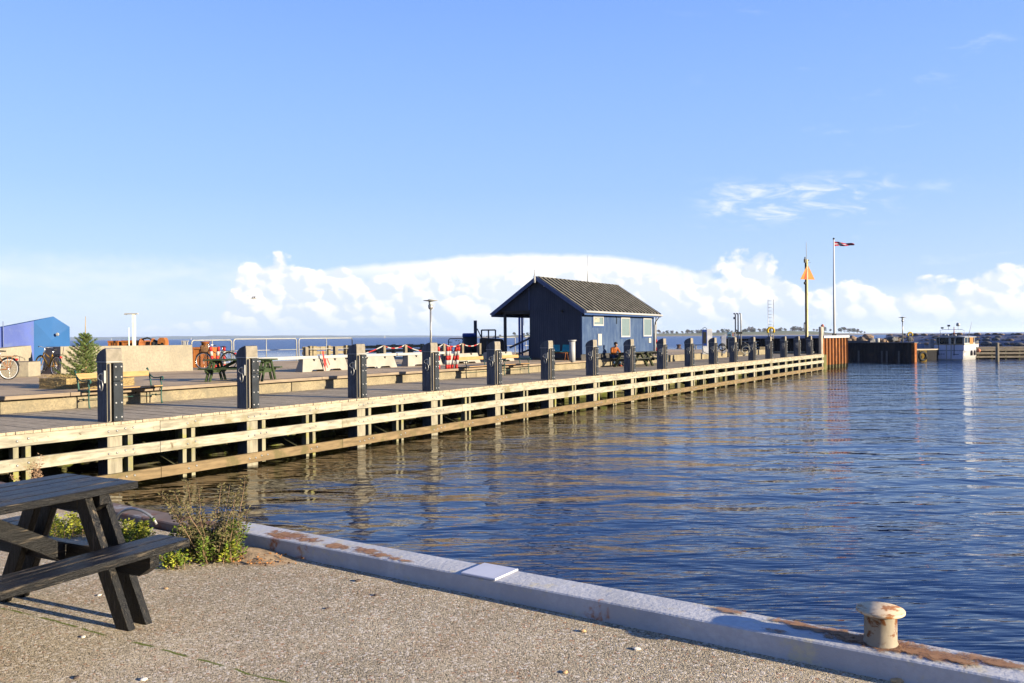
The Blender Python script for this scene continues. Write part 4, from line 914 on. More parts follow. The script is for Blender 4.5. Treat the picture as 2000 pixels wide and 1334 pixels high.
# ================= machine and box at the sea edge =================
P_ = dp(929, 700, 47); T = thing('sea_edge_hoist', 'dark blue hoist with leaning mast beside the black box at the sea edge', 'hoist', (P_.x, P_.y, QZ))
zt = dp(929, 626, 47).z-QZ; e = MB(); e.box(-.09, .09, -.09, .09, 0, zt); e.build('mast', navy_m, T)
e = MB(); e.bar((.1, 0, zt*.78), (.42, 0, 1.0), .06, .06); e.build('stay', navy_m, T)
e = MB()
for x in (.35, .75, 1.15): e.box(x-.04, x+.04, -.05, .05, 0, 1.6)
e.box(.35, 1.15, -.05, .05, 1.55, 1.63); e.build('guard_frame', navy_m, T)
e = MB(); e.lathe([(.38, 0), (.38, 1.2)], (-.35, 0, 0), 18); e.build('tank', black_m, T)
e = MB(); e.lathe([(.40, 1.2), (.40, 1.38), (.36, 1.42)], (-.35, 0, 0), 18); e.build('tank_lid', mat('navy_lid', (.015, .04, .18), .5), T)
P_ = dp(938, 700, 44); T = thing('dark_container', 'big black sloping box behind the chain, left of the fifth mooring post', 'container', (P_.x, P_.y, QZ), R(4))
MB().prism([(0, 0), (1.45, 0), (1.45, .75), (1.2, 1.08), (.1, 1.16), (0, 1.1)], 0, 1.2, 'xz').build('body', black_m, T, bevel=.02)
e = MB()
for x in (.35, .75, 1.1): e.box(x, x+.05, -.03, -.001, .05, 1.0)
e.build('frame_rib', navy_m, T)
P_ = dp(1014.5, 700, 52); T = thing('crane_column', 'pair of bright blue steel columns seen through the hut porch', 'crane', (P_.x, P_.y, QZ))
for x, w2, m_ in ((0, .13, mat('deep_blue_steel', (.008, .04, .2), .5)), (.17, .1, blue_m)):
    zt = 3.1; e = MB(); e.box(x-.05, x+.08, -w2, w2, 0, zt); e.build('column', m_, T)
e = MB(); e.lathe([(.10, -.03), (.14, -.03), (.14, .03), (.10, .03)], (.30, -.05, 2.75), 14, rotm('X', 90)); e.tube([(.3, -.05, 2.6), (.29, -.05, 1.9)], .015, 5); e.build('pulley', black_m, T)
a = dp(1033, 700, 50); T = thing('bin', 'dark blue bin with pale lid seen through the hut porch', 'bin', (a.x, a.y, QZ))
MB().box(0, .55, 0, .5, 0, 1.0).build('bin_body', navy_m, T); MB().box(-.02, .57, -.02, .52, 1.0, 1.2).build('bin_lid', mat('pale_lid', (.35, .35, .42), .5), T)
a = dp(1000, 700, 41.5); 
# ================= hut =================
blueL = mat('blue_boarding', (.052, .105, .215), .75, .2, 1.5, (1, 1, .25), .15, 20, spots=((.12, .185, .30), 2.6, .52, .75, 1), spots2=((.03, .06, .16), 2, .58, .7))
def board_mat(name, base, lo, pitch, axis):
    m = bpy.data.materials.new(name); m.use_nodes = True; nt = m.node_tree; nt.nodes.clear(); b = NB(nt)
    tc = b.n('ShaderNodeTexCoord'); sp = b.n('ShaderNodeSeparateXYZ'); nt.links.new(tc.outputs['Object'], sp.inputs[0])
    x = b.m('DIVIDE', sp.outputs[axis], pitch); fr = b.m('FRACT', x); edge_ = b.m('MINIMUM', fr, b.m('SUBTRACT', 1., fr))
    groove = b.mr(edge_, .03, .09); cell = b.n('ShaderNodeTexWhiteNoise', noise_dimensions='1D'); nt.links.new(b.m('FLOOR', x), cell.inputs['W'])
    mp = b.n('ShaderNodeMapping'); nt.links.new(tc.outputs['Object'], mp.inputs[0]); mp.inputs['Scale'].default_value = (1, 1, .22)
    wz = b.noise(mp.outputs[0], 5, 8, .65); big_ = b.noise(tc.outputs['Object'], .8, 5, .6)
    c = b.mix(b.mr(b.m('ADD', b.m('MULTIPLY', wz, .7), b.m('MULTIPLY', big_, .5)), .5, .75), base, lo)
    c = b.mix(b.m('MULTIPLY', cell.outputs['Value'], .3), c, tuple(q*.7 for q in base))
    p = b.n('ShaderNodeBsdfPrincipled', ins={'Roughness': .7, 'Specular IOR Level': .15}); nt.links.new(c, p.inputs['Base Color'])
    bp = b.n('ShaderNodeBump', ins={'Strength': .9, 'Distance': .012}); nt.links.new(b.m('ADD', groove, b.m('MULTIPLY', wz, .2)), bp.inputs['Height']); nt.links.new(bp.outputs[0], p.inputs['Normal'])
    o = b.n('ShaderNodeOutputMaterial'); nt.links.new(p.outputs[0], o.inputs[0]); return m
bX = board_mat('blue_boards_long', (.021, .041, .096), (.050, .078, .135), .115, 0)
bY = board_mat('blue_boards_gable', (.023, .030, .050), (.031, .039, .063), .115, 1)  # darker, greyer copy of the boards, carries the shade of the gable
trimB = mat('blue_trim', (.022, .045, .12), .55, .1, 3)
HS0 = 28.85; HT0 = 4.28; HL = 8.75; HW = 4.95; EZ = 2.58-.0; RZ_ = 4.18; PW_ = 3.06
hut = thing('harbour_hut', 'dark blue boarded harbour hut with open porch and ribbed pitched roof', 'hut', J(HS0, HT0, QZ), PHI)
WT = .08
wlow = .30
m_ = MB(); m_.box(0, HL, 0, WT, wlow, EZ-.02); m_.build('front_wall', bX, hut)
m_ = MB(); m_.box(.03, HL-.03, .06, .2, 0, wlow); m_.build('plinth', mat('tar_plinth', (.045, .042, .04), .9, .3, 3), hut)
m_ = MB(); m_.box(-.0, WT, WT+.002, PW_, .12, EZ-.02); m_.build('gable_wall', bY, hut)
m_ = MB(); m_.box(.05, .2, .2, PW_-.1, 0, .12); m_.build('plinth', mat('tar_plinth', (.045, .042, .04)), hut)
m_ = MB(); m_.box(WT+.002, HL-WT-.002, PW_-.08, PW_, .0, EZ-.02); m_.build('inner_wall', bX, hut)
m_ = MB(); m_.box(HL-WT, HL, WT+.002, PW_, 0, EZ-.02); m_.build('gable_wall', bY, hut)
slope = (RZ_-EZ)/(HW/2+.0)
def rz_(y): return RZ_-abs(y-HW/2)*slope
for x0 in (-.035, HL-.05):
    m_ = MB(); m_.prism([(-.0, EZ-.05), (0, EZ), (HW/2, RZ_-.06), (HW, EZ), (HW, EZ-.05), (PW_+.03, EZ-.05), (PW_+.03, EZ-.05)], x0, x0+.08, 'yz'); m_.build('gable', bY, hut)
for x in (.12, 2.7, 5.2, HL-.12): MB().box(x-.06, x+.06, HW-.33, HW-.21, 0, EZ-.06).build('porch_post', mat('dark_porch_timber', (.03, .033, .04), .7), hut)
MB().box(.05, HL-.05, HW-.34, HW-.2, EZ-.17, EZ-.055).build('porch_beam', MATS['dark_porch_timber'], hut)
MB().box(.06, .16, PW_+.05, HW-.34, EZ-.2, EZ-.052).build('porch_beam', MATS['dark_porch_timber'], hut)
MB().box(.1, HL-.1, .2, HW-.1, EZ-.045, EZ-.02).build('ceiling', MATS['dark_porch_timber'], hut)
for za, zb in ((.62, 1.22), (.08, .62)): MB().bar((.5, HW-.3, za), (.5, PW_+.04, zb), .07, .09).build('ramp_rail', MATS['dark_porch_timber'], hut)
# roof
roofm = mat('shaded_lichen_roof', (.035, .031, .024), .85, .3, 2.5, (1, 1, 1), .1, 14, spots=((.095, .085, .06), 4, .56, .74), spots2=((.18, .09, .035), 8, .69, .75), bdist=.02)  # sheet darkened to stand for shade between the ribs
ribm = mat('sunlit_lichen_rib', (.112, .103, .082), .85, .3, 3, spots=((.07, .065, .05), 4, .55, .7))  # ribs lighter: their sunlit sides put into the colour
OH = .30; sx0 = -.28; sx1 = HL+.28
rf = None
for sg in (-1, 1):
    y_r = HW/2; y_e = HW/2+sg*(HW/2+OH); ze = rz_(HW+OH) ; th = .05
    m_ = MB(); m_.prism([(y_r, RZ_), (y_e, ze), (y_e, ze+th), (y_r, RZ_+th+.01)], sx0, sx1, 'yz'); o = m_.build('roof', roofm, hut)
    k = 0; x = sx0+.16
    while x < sx1-.05:
        m2 = MB(); m2.bar((x, y_r+sg*.05, RZ_+th+.005), (x, y_e, ze+th+.02), .15, .10, (0, 0, 1)); m2.build('rib', ribm, o); x += .44
m_ = MB(); m_.box(sx0, sx1, HW/2-.09, HW/2+.09, RZ_+.045, RZ_+.085); m_.build('ridge_cap', roofm, hut)
for x0 in (sx0-.03, sx1):
    for sg in (-1, 1):
        y_e = HW/2+sg*(HW/2+OH+.02); ze = rz_(HW+OH)
        m_ = MB(); m_.prism([(HW/2, RZ_-.12), (y_e, ze-.13), (y_e, ze+.09), (HW/2, RZ_+.10)], x0, x0+.028, 'yz'); m_.build('barge_board', mat('pale_blue_barge', (.05, .07, .14), .6), hut)
for sg in (-1, 1):
    y_e = HW/2+sg*(HW/2+OH); ze = rz_(HW+OH)
    m_ = MB(); m_.box(sx0, sx1, y_e-.02, y_e+.02, ze-.14, ze+.0); m_.build('eave_board', trimB, hut)
    m_ = MB(); m_.tube([(sx0+.0, y_e+sg*.07, ze+.02), (sx1+.05, y_e+sg*.07, ze-.02)], .06, 8); m_.build('gutter', whiteplastic, hut)
MB().box(.02, HL, -.05, -.002, EZ-.13, EZ-.09).build('wall_batten', mat('buff_batten', (.20, .17, .12), .8), hut)
# gable details
MB().box(-.062, -.038, PW_-.02, PW_+.02, EZ, rz_(PW_)-.1).build('gable_strip', mat('pale_blue_barge', (.085, .12, .22)), hut)
MB().box(-.045, -.03, 0, PW_, EZ-.06, EZ-.03).build('gable_drip_board', bY, hut)
MB().box(-.12, 0, 1.05, 1.15, EZ-.17, EZ-.05).build('vent_box', black_m, hut)
m_ = MB(); m_.tube([(-.36, HW/2+.05, RZ_-.25), (-.36, HW/2+.05, RZ_+.12)], .05, 8); m_.tube([(-.36, HW/2+.05, RZ_+.1), (-.36, HW/2+.05, RZ_+.42)], .022, 6); m_.box(-.38, -.3, HW/2-.0, HW/2+.1, RZ_-.22, RZ_-.12); m_.build('white_antenna', whiteplastic, hut)
m_ = MB(); m_.lathe([(.05, 0), (.065, .05), (.06, .1)], (-.22, HW/2-.45, RZ_-.45), 10); m_.box(-.26, -.03, HW/2-.48, HW/2-.42, RZ_-.34, RZ_-.30); m_.build('wall_lamp', whiteplastic, hut)
a_ = J(HS0, HT0); x_an = 5.2
for q in range(200):
    pt = J(HS0+q*.05, HT0+HW/2)
    if pt.x/pt.y > .2095/1.0*1.0-.0: x_an = q*.05; break
m_ = MB(); m_.tube([(x_an, HW/2, RZ_+.05), (x_an, HW/2, RZ_+.7), (x_an+.03, HW/2, RZ_+1.62)], [.025, .018, .008], 6); m_.build('whip_antenna', galv_m, hut)
# windows
def hut_window(x0, x1, z0, z1, lb, paper=False):
    m_ = MB(); fw = .075
    m_.box(x0-.07, x1+.07, -.022, -.002, z0-.08, z1+.07); c_ = m_.build('window_casing', trimB, hut)
    m_ = MB(); m_.box(x0, x1, -.05, -.024, z0, z0+fw); m_.box(x0, x1, -.05, -.024, z1-fw, z1); m_.box(x0, x0+fw, -.0495, -.024, z0+fw, z1-fw); m_.box(x1-fw, x1, -.0495, -.024, z0+fw, z1-fw)
    fr = m_.build('window', mat('window_white', (.25, .25, .25), .5, .04, 4), hut, lb)
    MB().box(x0+fw, x1-fw, -.034, -.026, z0+fw, z1-fw).build('pane', glass_m, fr)
    if paper: 
        n_ = MB().box(x0+fw+.01, x0+fw+.52*(x1-x0), -.04, -.036, z0+.38*(z1-z0), z1-fw-.02).build('notice', mat('cream_paper', (.22, .205, .17), .8), fr)
        e = MB(); e.tube([(x0+fw+.08, -.042, z1-.18), (x0+fw+.2, -.042, z1-.13), (x0+fw+.36, -.042, z1-.17)], .010, 4); e.tube([(x0+fw+.06, -.042, z1-.22), (x0+fw+.14, -.042, z1-.16)], .006, 4); e.build('drawing', mat('ink', (.05, .06, .07), .8), n_)
def colx(px, y=0.0):      # position along the front wall seen at a pixel column
    q_ = (px-1000)/F; a = J(HS0, HT0+y); return (q_*a.y-a.x)/(math.cos(PHI)-q_*math.sin(PHI))
def wz_(px, py):
    x = colx(px); P_ = J(HS0+x, HT0); return dp(px, py, P_.y).z-QZ
hut_window(colx(1158), colx(1178), wz_(1168, 636.5), wz_(1168, 617), 'small square window with a notice', True)
hut_window(colx(1212), colx(1229.5), wz_(1220, 658.5), wz_(1220, 619.5), 'tall window, left one')
hut_window(colx(1255.5), colx(1271.5), wz_(1263, 657), wz_(1263, 621), 'tall window, right one')
x0 = colx(1167.5); x1 = colx(1174.5); MB().box(x0, x1, -.03, -.002, wz_(1171, 674.5), wz_(1171, 652)).build('notice_board', white_m, hut, 'tall blank white board')
x0 = colx(1266.5); x1 = colx(1271); n_ = MB().box(x0, x1, -.03, -.002, wz_(1269, 669.5), wz_(1269, 660)).build('notice', white_m, hut, 'small white notice below the right window')
MB().box((x0+x1)/2-.01, (x0+x1)/2+.05, -.035, -.031, wz_(1269, 667), wz_(1269, 666)).build('notice_mark', red_m, n_)
m_ = MB(); xx = colx(1204); m_.tube([(xx, -.03, EZ-.1), (xx, -.03, EZ-.75)], .018, 6); m_.tube([(xx-.1, -.03, EZ-.1), (xx, -.03, EZ-.1)], .018, 6); m_.build('conduit', black_m, hut)
xx = HL-.05; ye = -OH-.07; ze = rz_(HW+OH)
m_ = MB(); m_.tube([(xx+.1, ye, ze-.04), (xx-.0, -.1, ze-.42), (xx-.0, -.08, ze-.7)], .03, 8); m_.build('downpipe_elbow', black_m, hut)
m_ = MB(); m_.tube([(xx, -.08, ze-.55), (xx, -.08, .15)], .045, 8); m_.build('downpipe', whiteplastic, hut)
# beside the hut
def place_sT(px, py, z): p = gp(px, py, z); return p
p = J(HS0+HL+.25, HT0-.02, QZ); T = thing('marker_pole', 'slim white pole with red and white foot at the right corner of the hut', 'pole', p)
MB().tube([(0, 0, .95), (0, 0, 2.35)], .035, 8).build('pole', white_m, T)
for k in range(4): MB().lathe([(.06, .02+.235*k), (.06, .02+.235*(k+1)-.002)], seg=10).build('band', red_m if k % 2 else white_m, T)
p = gp(1118, 706.5, QZ); T = thing('pipe_bollard', 'white round capped post standing before the dark gable wall', 'bollard', p)
zt = dp(1118, 664, p.y).z-QZ; MB().lathe([(.14, 0), (.14, zt-.08)], seg=18).build('post', whiteplastic, T); MB().lathe([(.15, zt-.08), (.195, zt-.03), (.195, zt)], seg=18).build('cap', whiteplastic, T)
for k in range(3):
    z_ = zt-.26-.14*k; m_ = MB(); m_.tube([(-.13, -.06, z_+.05), (-.11, -.095, z_), (-.13, -.06, z_-.05)], .012, 5); m_.build('mark', black_m, T)
# teal chairs
tealm = mat('teal_plastic', (.015, .15, .2), .45, .15, 6, spots=((.04, .26, .32), 5, .55, .7))
p = gp(1094, 704, QZ); T = thing('chair_pair', 'pair of teal plastic shell chairs on a rusty frame against the dark gable', 'chairs', (p.x-.05, p.y, QZ), PHI-math.pi/2)
for x in (-.3, .3):
    m_ = MB(); n = 10; pr_ = [(-.22, .44), (-.20, .42), (.12, .40), (.19, .44), (.23, .60), (.26, .78)]
    for wdx, off_ in ((.24, 0), (.24, .012)):
        pass
    gr = []
    for (y, z) in pr_:
        row = []
        for j in range(7): u_ = (j/6-.5)*2; row.append((x+u_*.235*(1-.08*(z > .7)), y-.03*(u_*u_) if z > .5 else y, z+.045*u_*u_*(z < .5)))
        gr.append(row)
    n0 = len(m_.v)
    for r_ in gr: m_.v += r_
    for r_ in gr: m_.v += [(a, b+.012, c-.012) for a, b, c in r_]
    K = len(gr)
    for i in range(K-1):
        for j in range(6):
            a = n0+i*7+j; m_.f.append((a, a+1, a+8, a+7)); m_.sm.append(True); a += K*7; m_.f.append((a, a+7, a+8, a+1)); m_.sm.append(True)
    o = m_.build('seat_shell', tealm, T)
m_ = MB(); m_.tube([(-.5, 0, .38), (.5, 0, .38)], .02, 6)
for x in (-.42, .42):
    for y in (-.18, .2): m_.tube([(x, y*.4, .38), (x, y, 0)], .015, 6)
m_.build('frame', rust_m, T)
# picnic tables by the hut, along the wall
ptg = (mat('dark_table_timber', (.03, .032, .025), .6, .2, 4), mat('olive_leg', (.06, .065, .03), .7, .2, 5), mat('dark_table_timber', (.03, .032, .025)))
tt_ = 2.72; tA = J(31.15, tt_, 0); picnic_table('picnic_table', 'dark picnic table behind the seated person, mostly hidden by a mooring post', tA, PHI, ptg, 1.95, .34, .73, .44, .72, 'dark picnic tables along the hut front')
tB = J(33.35, tt_, 0); picnic_table('picnic_table', 'dark picnic table with olive legs below the right hut window', tB, PHI, ptg, 1.95, .34, .73, .44, .72, 'dark picnic tables along the hut front')
# ================= seated person =================
def skin_obj(name, joints, m, parent, sub=2):
    """joints: name -> (pos, radius or (rx, ry), parent joint)"""
    names = list(joints); idx = {k: i for i, k in enumerate(names)}
    me = bpy.data.meshes.new(name); me.from_pydata([joints[k][0] for k in names], [(idx[k], idx[joints[k][2]]) for k in names if joints[k][2]], []); me.materials.append(m)
    o = bpy.data.objects.new(name, me); COL.objects.link(o); o.parent = parent
    sk = o.modifiers.new('skin', 'SKIN'); sk.use_smooth_shade = True
    if not me.skin_vertices: me.attributes.new
    lay = me.skin_vertices[0].data
    for k in names:
        r = joints[k][1]; lay[idx[k]].radius = r if isinstance(r, tuple) else (r, r)
    lay[0].use_root = True
    ss = o.modifiers.new('sub', 'SUBSURF'); ss.levels = sub; ss.render_levels = sub
    return o
def bake_skin(o):
    bpy.context.view_layer.update()
    dg = bpy.context.evaluated_depsgraph_get(); me = bpy.data.meshes.new_from_object(o.evaluated_get(dg)); o.modifiers.clear(); o.data = me
    for p in me.polygons: p.use_smooth = True
skin_c = mat('skin', (.26, .15, .10), .55, .08, 8, bump=0)
jackM = mat('rust_brown_jacket', (.19, .055, .012), .8, .15, 8, bump=.2); jeanM = mat('blue_jeans', (.028, .052, .10), .85, .15, 9, bump=.2)
pm = J((lambda q_, a: (q_*a.y-a.x)/(math.cos(PHI)-q_*math.sin(PHI)))((1203-1000)/F, J(0, 3.6)), 3.56); PS = thing('person', 'person in rust brown jacket and jeans sitting bent over a phone by the hut', 'person', (pm.x, pm.y, 0), PHI-R(36))
hy = .40
bd = {'pelvis': ((0, hy, .53), (.13, .11), None), 'belly': ((0, hy-.04, .66), (.12, .10), 'pelvis'), 'chest': ((0, hy-.14, .84), (.14, .11), 'belly'), 'neck0': ((0, hy-.235, .965), .06, 'chest'), 'neck': ((0, hy-.27, 1.01), .05, 'neck0'),
 'head0': ((0, hy-.30, 1.06), (.07, .08), 'neck'), 'head1': ((0, hy-.325, 1.14), (.075, .09), 'head0'), 'head2': ((0, hy-.32, 1.20), (.05, .06), 'head1'), 'nose': ((0, hy-.425, 1.075), .012, 'head0')}
for s, n in ((-1, 'l'), (1, 'r')):
    bd['sh'+n] = ((s*.17, hy-.17, .90), .06, 'chest'); bd['el'+n] = ((s*.24, hy-.28, .68), .045, 'sh'+n); bd['wr'+n] = ((s*.07, hy-.47, .64), .03, 'el'+n); bd['pa'+n] = ((s*.03, hy-.52, .655), (.035, .018), 'wr'+n)
    for k in range(4): bd[f'f{k}{n}'] = ((s*.015-s*.0+(k-1.5)*.004, hy-.57-.006*(k % 2), .64+.016*k), .008, 'pa'+n)
    bd['th'+n] = ((s*.055, hy-.54, .69), .009, 'pa'+n)
    bd['hip'+n] = ((s*.10, hy-.02, .52), .09, 'pelvis'); bd['kn'+n] = ((s*.17, hy-.42, .50), .06, 'hip'+n); bd['an'+n] = ((s*.16, hy-.42+(-.02 if s > 0 else .02), .09), .04, 'kn'+n); bd['to'+n] = ((s*.175, hy-.57, .04), .035, 'an'+n)
body = skin_obj('body', bd, skin_c, PS); bake_skin(body)
def sel(keys, grow, root, extra=None):
    d = {}
    for k in keys:
        p, r, par = bd[k]; r = (r[0]+grow, r[1]+grow) if isinstance(r, tuple) else r+grow
        d[k] = (p, r, par if par in keys else None)
    return d
j = sel(['chest', 'belly', 'neck0', 'shl', 'ell', 'wrl', 'shr', 'elr', 'wrr'], .022, 'chest'); j['chest'] = (j['chest'][0], j['chest'][1], None); j['belly'] = (j['belly'][0], (.145, .125), 'chest')
j['hem'] = ((0, hy, .56), (.15, .13), 'belly'); o = skin_obj('jacket', j, jackM, PS); bake_skin(o)
j = sel(['pelvis', 'hipl', 'knl', 'anl', 'hipr', 'knr', 'anr'], .018, 'pelvis'); o = skin_obj('trousers', j, jeanM, PS); bake_skin(o)
for s in (-1, 1):
    m_ = MB(); x = s*.168; m_.prism([(hy-.60, .0), (hy-.37, .0), (hy-.36, .09), (hy-.46, .095), (hy-.59, .05)], x-.045, x+.045, 'yz'); m_.build('shoe', mat('red_shoe', (.22, .03, .02), .6), PS, bevel=.015)
m_ = MB(); m_.ball((0, hy-.30, 1.165), .098, 14, 10, (1, 1.12, .98)); o = m_.build('hair', mat('dark_hair', (.015, .010, .008), .7), PS)
m_ = MB(); m_.box(-.035, .035, hy-.60, hy-.59, .62, .75); o = m_.build('phone', black_m); o.parent = None
o.matrix_world = Matrix.Translation((pm.x, pm.y, 0)) @ Matrix.Rotation(PHI-R(36), 4, 'Z'); tag(o, 'dark phone held in the hands of the seated person', 'phone')
for s in (-1, 1):
    m_ = MB(); m_.ball((s*.03, hy-.402, 1.10), .009, 8, 6); m_.build('eye', black_m, PS)
    m_ = MB(); m_.ball((s*.083, hy-.30, 1.10), .022, 8, 6, (.4, .8, 1.2)); m_.build('ear', skin_c, PS)
m_ = MB(); m_.box(-.022, .022, hy-.395, hy-.385, 1.032, 1.038); m_.build('mouth', mat('lips', (.2, .07, .06), .6), PS)
# ================= far end of the mole =================
def on_q(px, py): return gp(px, py, QZ)
def colJ(px, t):
    q_ = (px-1000)/F; a = J(0, t); return (q_*a.y-a.x)/(math.cos(PHI)-q_*math.sin(PHI))
p = on_q(1381, 692); T = thing('fuel_pump', 'tall white fuel pump with blue front panel on the mole', 'fuel pump', p, R(-8)); h = dp(1381, 642.5, p.y).z-QZ
MB().box(-.27, .30, -.16, .2, 0, .5).build('cabinet', mat('pump_white', (.42, .42, .43), .5), T, bevel=.01); MB().box(-.02, .30, -.15, .2, .5, h).build('column', mat('pump_white', (.3, .3, .3)), T, bevel=.01)
MB().box(-.29, -.022, -.17, .2, .55, h-.04).build('panel', mat('pump_blue', (.01, .03, .16), .4), T, 'blue panel'); MB().prism([(-.25, .72), (-.06, .66), (-.05, h-.2), (-.24, h-.16)], -.18, -.172, 'xz').build('display', black_m, T)
m_ = MB(); m_.tube([(-.2, -.2, .75), (-.3, -.3, .5), (-.25, -.32, .15), (.0, -.33, .04), (.35, -.3, .02), (.45, -.25, .12)], .02, 6); m_.build('hose', black_m, T)
m_ = MB(); m_.tube([(-.22, .0, h-.04), (-.25, 0, h+.05), (-.12, 0, h+.10), (.0, 0, h+.02)], .02, 6); m_.build('pipe', black_m, T)
p = on_q(1414, 690.5); T = thing('service_post', 'slim pale service cabinet with sloping top right of the fuel pump', 'cabinet', p, R(-12)); h = dp(1414, 652.5, p.y).z-QZ
m_ = MB(); m_.prism([(-.16, .35), (-.16, h-.14), (.06, h), (.13, h-.02), (.13, .35)], -.15, .15, 'xz'); m_.build('cabinet', mat('pale_cabinet', (.26, .27, .31), .5), T, bevel=.01)
MB().box(-.08, .08, -.1, .1, 0, .35).build('foot', mat('pale_cabinet', (.26, .27, .31)), T); m_ = MB()
for k in range(6): m_.box(.131, .14, -.12, .12, .5+.12*k, .53+.12*k)
m_.build('louvres', mat('tan_louvre', (.2, .17, .1), .6), T)
def hose_reel(label, px, pyb, pyc, r, s_=0):
    p = on_q(px, pyb); T = thing('hose_reel', label, 'hose reel', p, R(-10), 'coiled hoses on stands'); zc = dp(px, pyc, p.y).z-QZ
    MB().box(-.03, .03, -.03, .03, 0, zc+r+.05).build('stand', white_m, T)
    m_ = MB()
    for k in range(4): m_.torus((0, -.05-.035*k, zc), r-.012*k, .024, (0, 1, 0), 28, 6)
    m_.build('hose_coil', black_m, T); MB().box(-r*.75, r*.75, -.04, -.03, zc+r*.3, zc+r*.3+.05).build('cross_arm', white_m, T)
    m_ = MB(); m_.torus((.02, -.2, zc-.16), r*.95, .018, (0, 1, .1), 28, 6); m_.build('hose_coil', mat('pale_hose', (.22, .22, .2), .6), T, 'pale looser coil')
hose_reel('coiled black hose on white stand in front of the pale service cabinet', 1410.5, 694, 678, .21)
hose_reel('coiled black hose on white stand right of the three tall pipes', 1455.5, 694, 678, .23)
p = on_q(1425, 689); T = thing('payment_terminal', 'blue grey payment terminal with screen behind the thirteenth mooring post', 'terminal', p, R(-8)); h = dp(1425, 649, p.y).z-QZ
MB().box(-.1, .1, -.1, .1, 0, h-.3).build('stand', navy_m, T); MB().box(-.13, .13, -.12, .12, h-.32, h).build('screen_housing', mat('blue_grey_box', (.06, .12, .18), .5), T); MB().box(-.08, .08, -.13, -.121, h-.24, h-.1).build('screen', darkglass, T)
p = on_q(1433, 689); T = thing('information_sign', 'small pale notice sign with coloured squares beside the three tall pipes', 'sign', p, R(-8)); h = dp(1433, 649, p.y).z-QZ
MB().box(-.03, .03, -.02, .02, 0, h-.25).build('pole', white_m, T); b_ = MB().box(-.12, .14, -.03, -.021, h-.3, h).build('board', white_m, T)
for k, mm in enumerate((red_m, blue_m, orange_m, black_m)): MB().box(-.08+.1*(k % 2), -.01+.1*(k % 2), -.036, -.031, h-.22+.1*(k//2), h-.15+.1*(k//2)).build('square_mark', mm, b_)
p = on_q(1442, 688); T = thing('vent_pipes', 'three tall vent pipes with bent tops clamped together', 'pipes', p, R(-5)); h = dp(1442, 612, p.y).z-QZ
for k, (x, mm) in enumerate(((-.19, navy_m), (.0, navy_m), (.20, galv_m))):
    x = x*.95; MB().tube([(x, 0, 0), (x, 0, h-.12), (x-.02, 0, h-.03), (x-.09, 0, h), (x-.1, 0, h-.06)], .045, 8).build('pipe', mm, T)
MB().box(-.26, .26, -.06, .06, h*.47, h*.47+.16).build('clamp', black_m, T); MB().box(-.31, -.22, -.05, .05, h-.4, h-.25).build('valve', navy_m, T)
p = on_q(1326, 681.5); o = MB().lathe([(.28, 0), (.26, .04), (.17, .06), (.15, .26), (.2, .30), (.24, .34), (.2, .38), (.05, .40)], seg=18).build('iron_bollard', mat('dark_iron', (.06, .04, .035), .8, .3, 6), loc=p); tag(o, 'rusty dark iron bollard on the open mole edge right of the hut', 'bollard')
p = on_q(1368, 683); T = thing('low_table', 'low dark bench table at the sea edge left of the fuel pump', 'bench', p); MB().box(-.5, .5, -.2, .2, .36, .42).build('seat', navy_m, T); m_ = MB(); MB().box(-.4, -.32, -.15, .15, 0, .36).build('leg', galv_m, T); MB().box(.32, .4, -.15, .15, 0, .36).build('leg', galv_m, T)
for i, (px, py, w2) in enumerate(((1442, 693, .75), (1490, 682, .6))):
    p = on_q(px, py); o = MB().box(-w2/2, w2/2, -.2, .2, 0, .2).build('timber_block', mat('pale_block', (.16, .13, .085), .85, .2, 3), loc=p, rz=R(-4), bevel=.02); tag(o, ('pale concrete block between the pipes and the second hose reel', 'pale block on the mole end left of the ladder')[i], 'block', 'pale blocks at the mole end')
# ================= outer jetty with sheet piling =================
RL = Vector((25.47, 67.07, 0)); RR = Vector((29.22, 71.29, 0))
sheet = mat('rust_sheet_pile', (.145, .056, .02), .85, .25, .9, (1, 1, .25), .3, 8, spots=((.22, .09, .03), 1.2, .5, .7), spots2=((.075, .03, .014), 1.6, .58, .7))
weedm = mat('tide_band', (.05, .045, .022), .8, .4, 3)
darksheet = mat('shaded_sheet_pile', (.018, .017, .020), .8, .3, 1.0, (1, 1, .3), .3, 8, spots=((.035, .026, .022), 1.2, .5, .7))  # near-black copy of the piling, shade of these walls in its colour
def corrugated(L, n, d, z0, z1, m_, x0=0, y0=0, taper=0.):
    pts = []
    p_ = L/n
    for k in range(n):
        a = x0+k*p_; pts += [(a, y0), (a+p_*.36, y0), (a+p_*.5, y0+d), (a+p_*.86, y0+d)]
    pts.append((x0+L, y0))
    for i in range(len(pts)-1): (a, b_), (c, d_) = pts[i], pts[i+1]; m_.quad((a*(1+taper), b_, z0), (c*(1+taper), d_, z0), (c, d_, z1), (a, b_, z1))
    return m_
d = RR-RL; Lr = d.length; aR = math.atan2(d.y, d.x)
T = thing('sheet_pile_head', 'rust brown corrugated sheet pile jetty head with white capping under the flagpole', 'jetty', (RL.x, RL.y, 0), aR)
corrugated(Lr, 8, .26, -1.0, 1.22, MB(), taper=.012).build('sheet_piling', sheet, T)
corrugated(Lr, 8, .26, -3., -1.0, MB(), taper=.012).build('tide_band', weedm, T, 'weed darkened foot of the piling')
MB().box(-.1, Lr+.12, -.12, 1.6, 1.22, 1.42).build('capping', mat('white_capping', (.28, .29, .31), .6, .1, 3), T, bevel=.02)
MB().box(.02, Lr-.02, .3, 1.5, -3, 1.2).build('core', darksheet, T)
T = thing('outer_jetty', 'dark shaded sheet pile outer jetty with pale blue top behind the last mooring posts', 'jetty', (RL.x, RL.y, 0), math.atan2(.553, -.833))
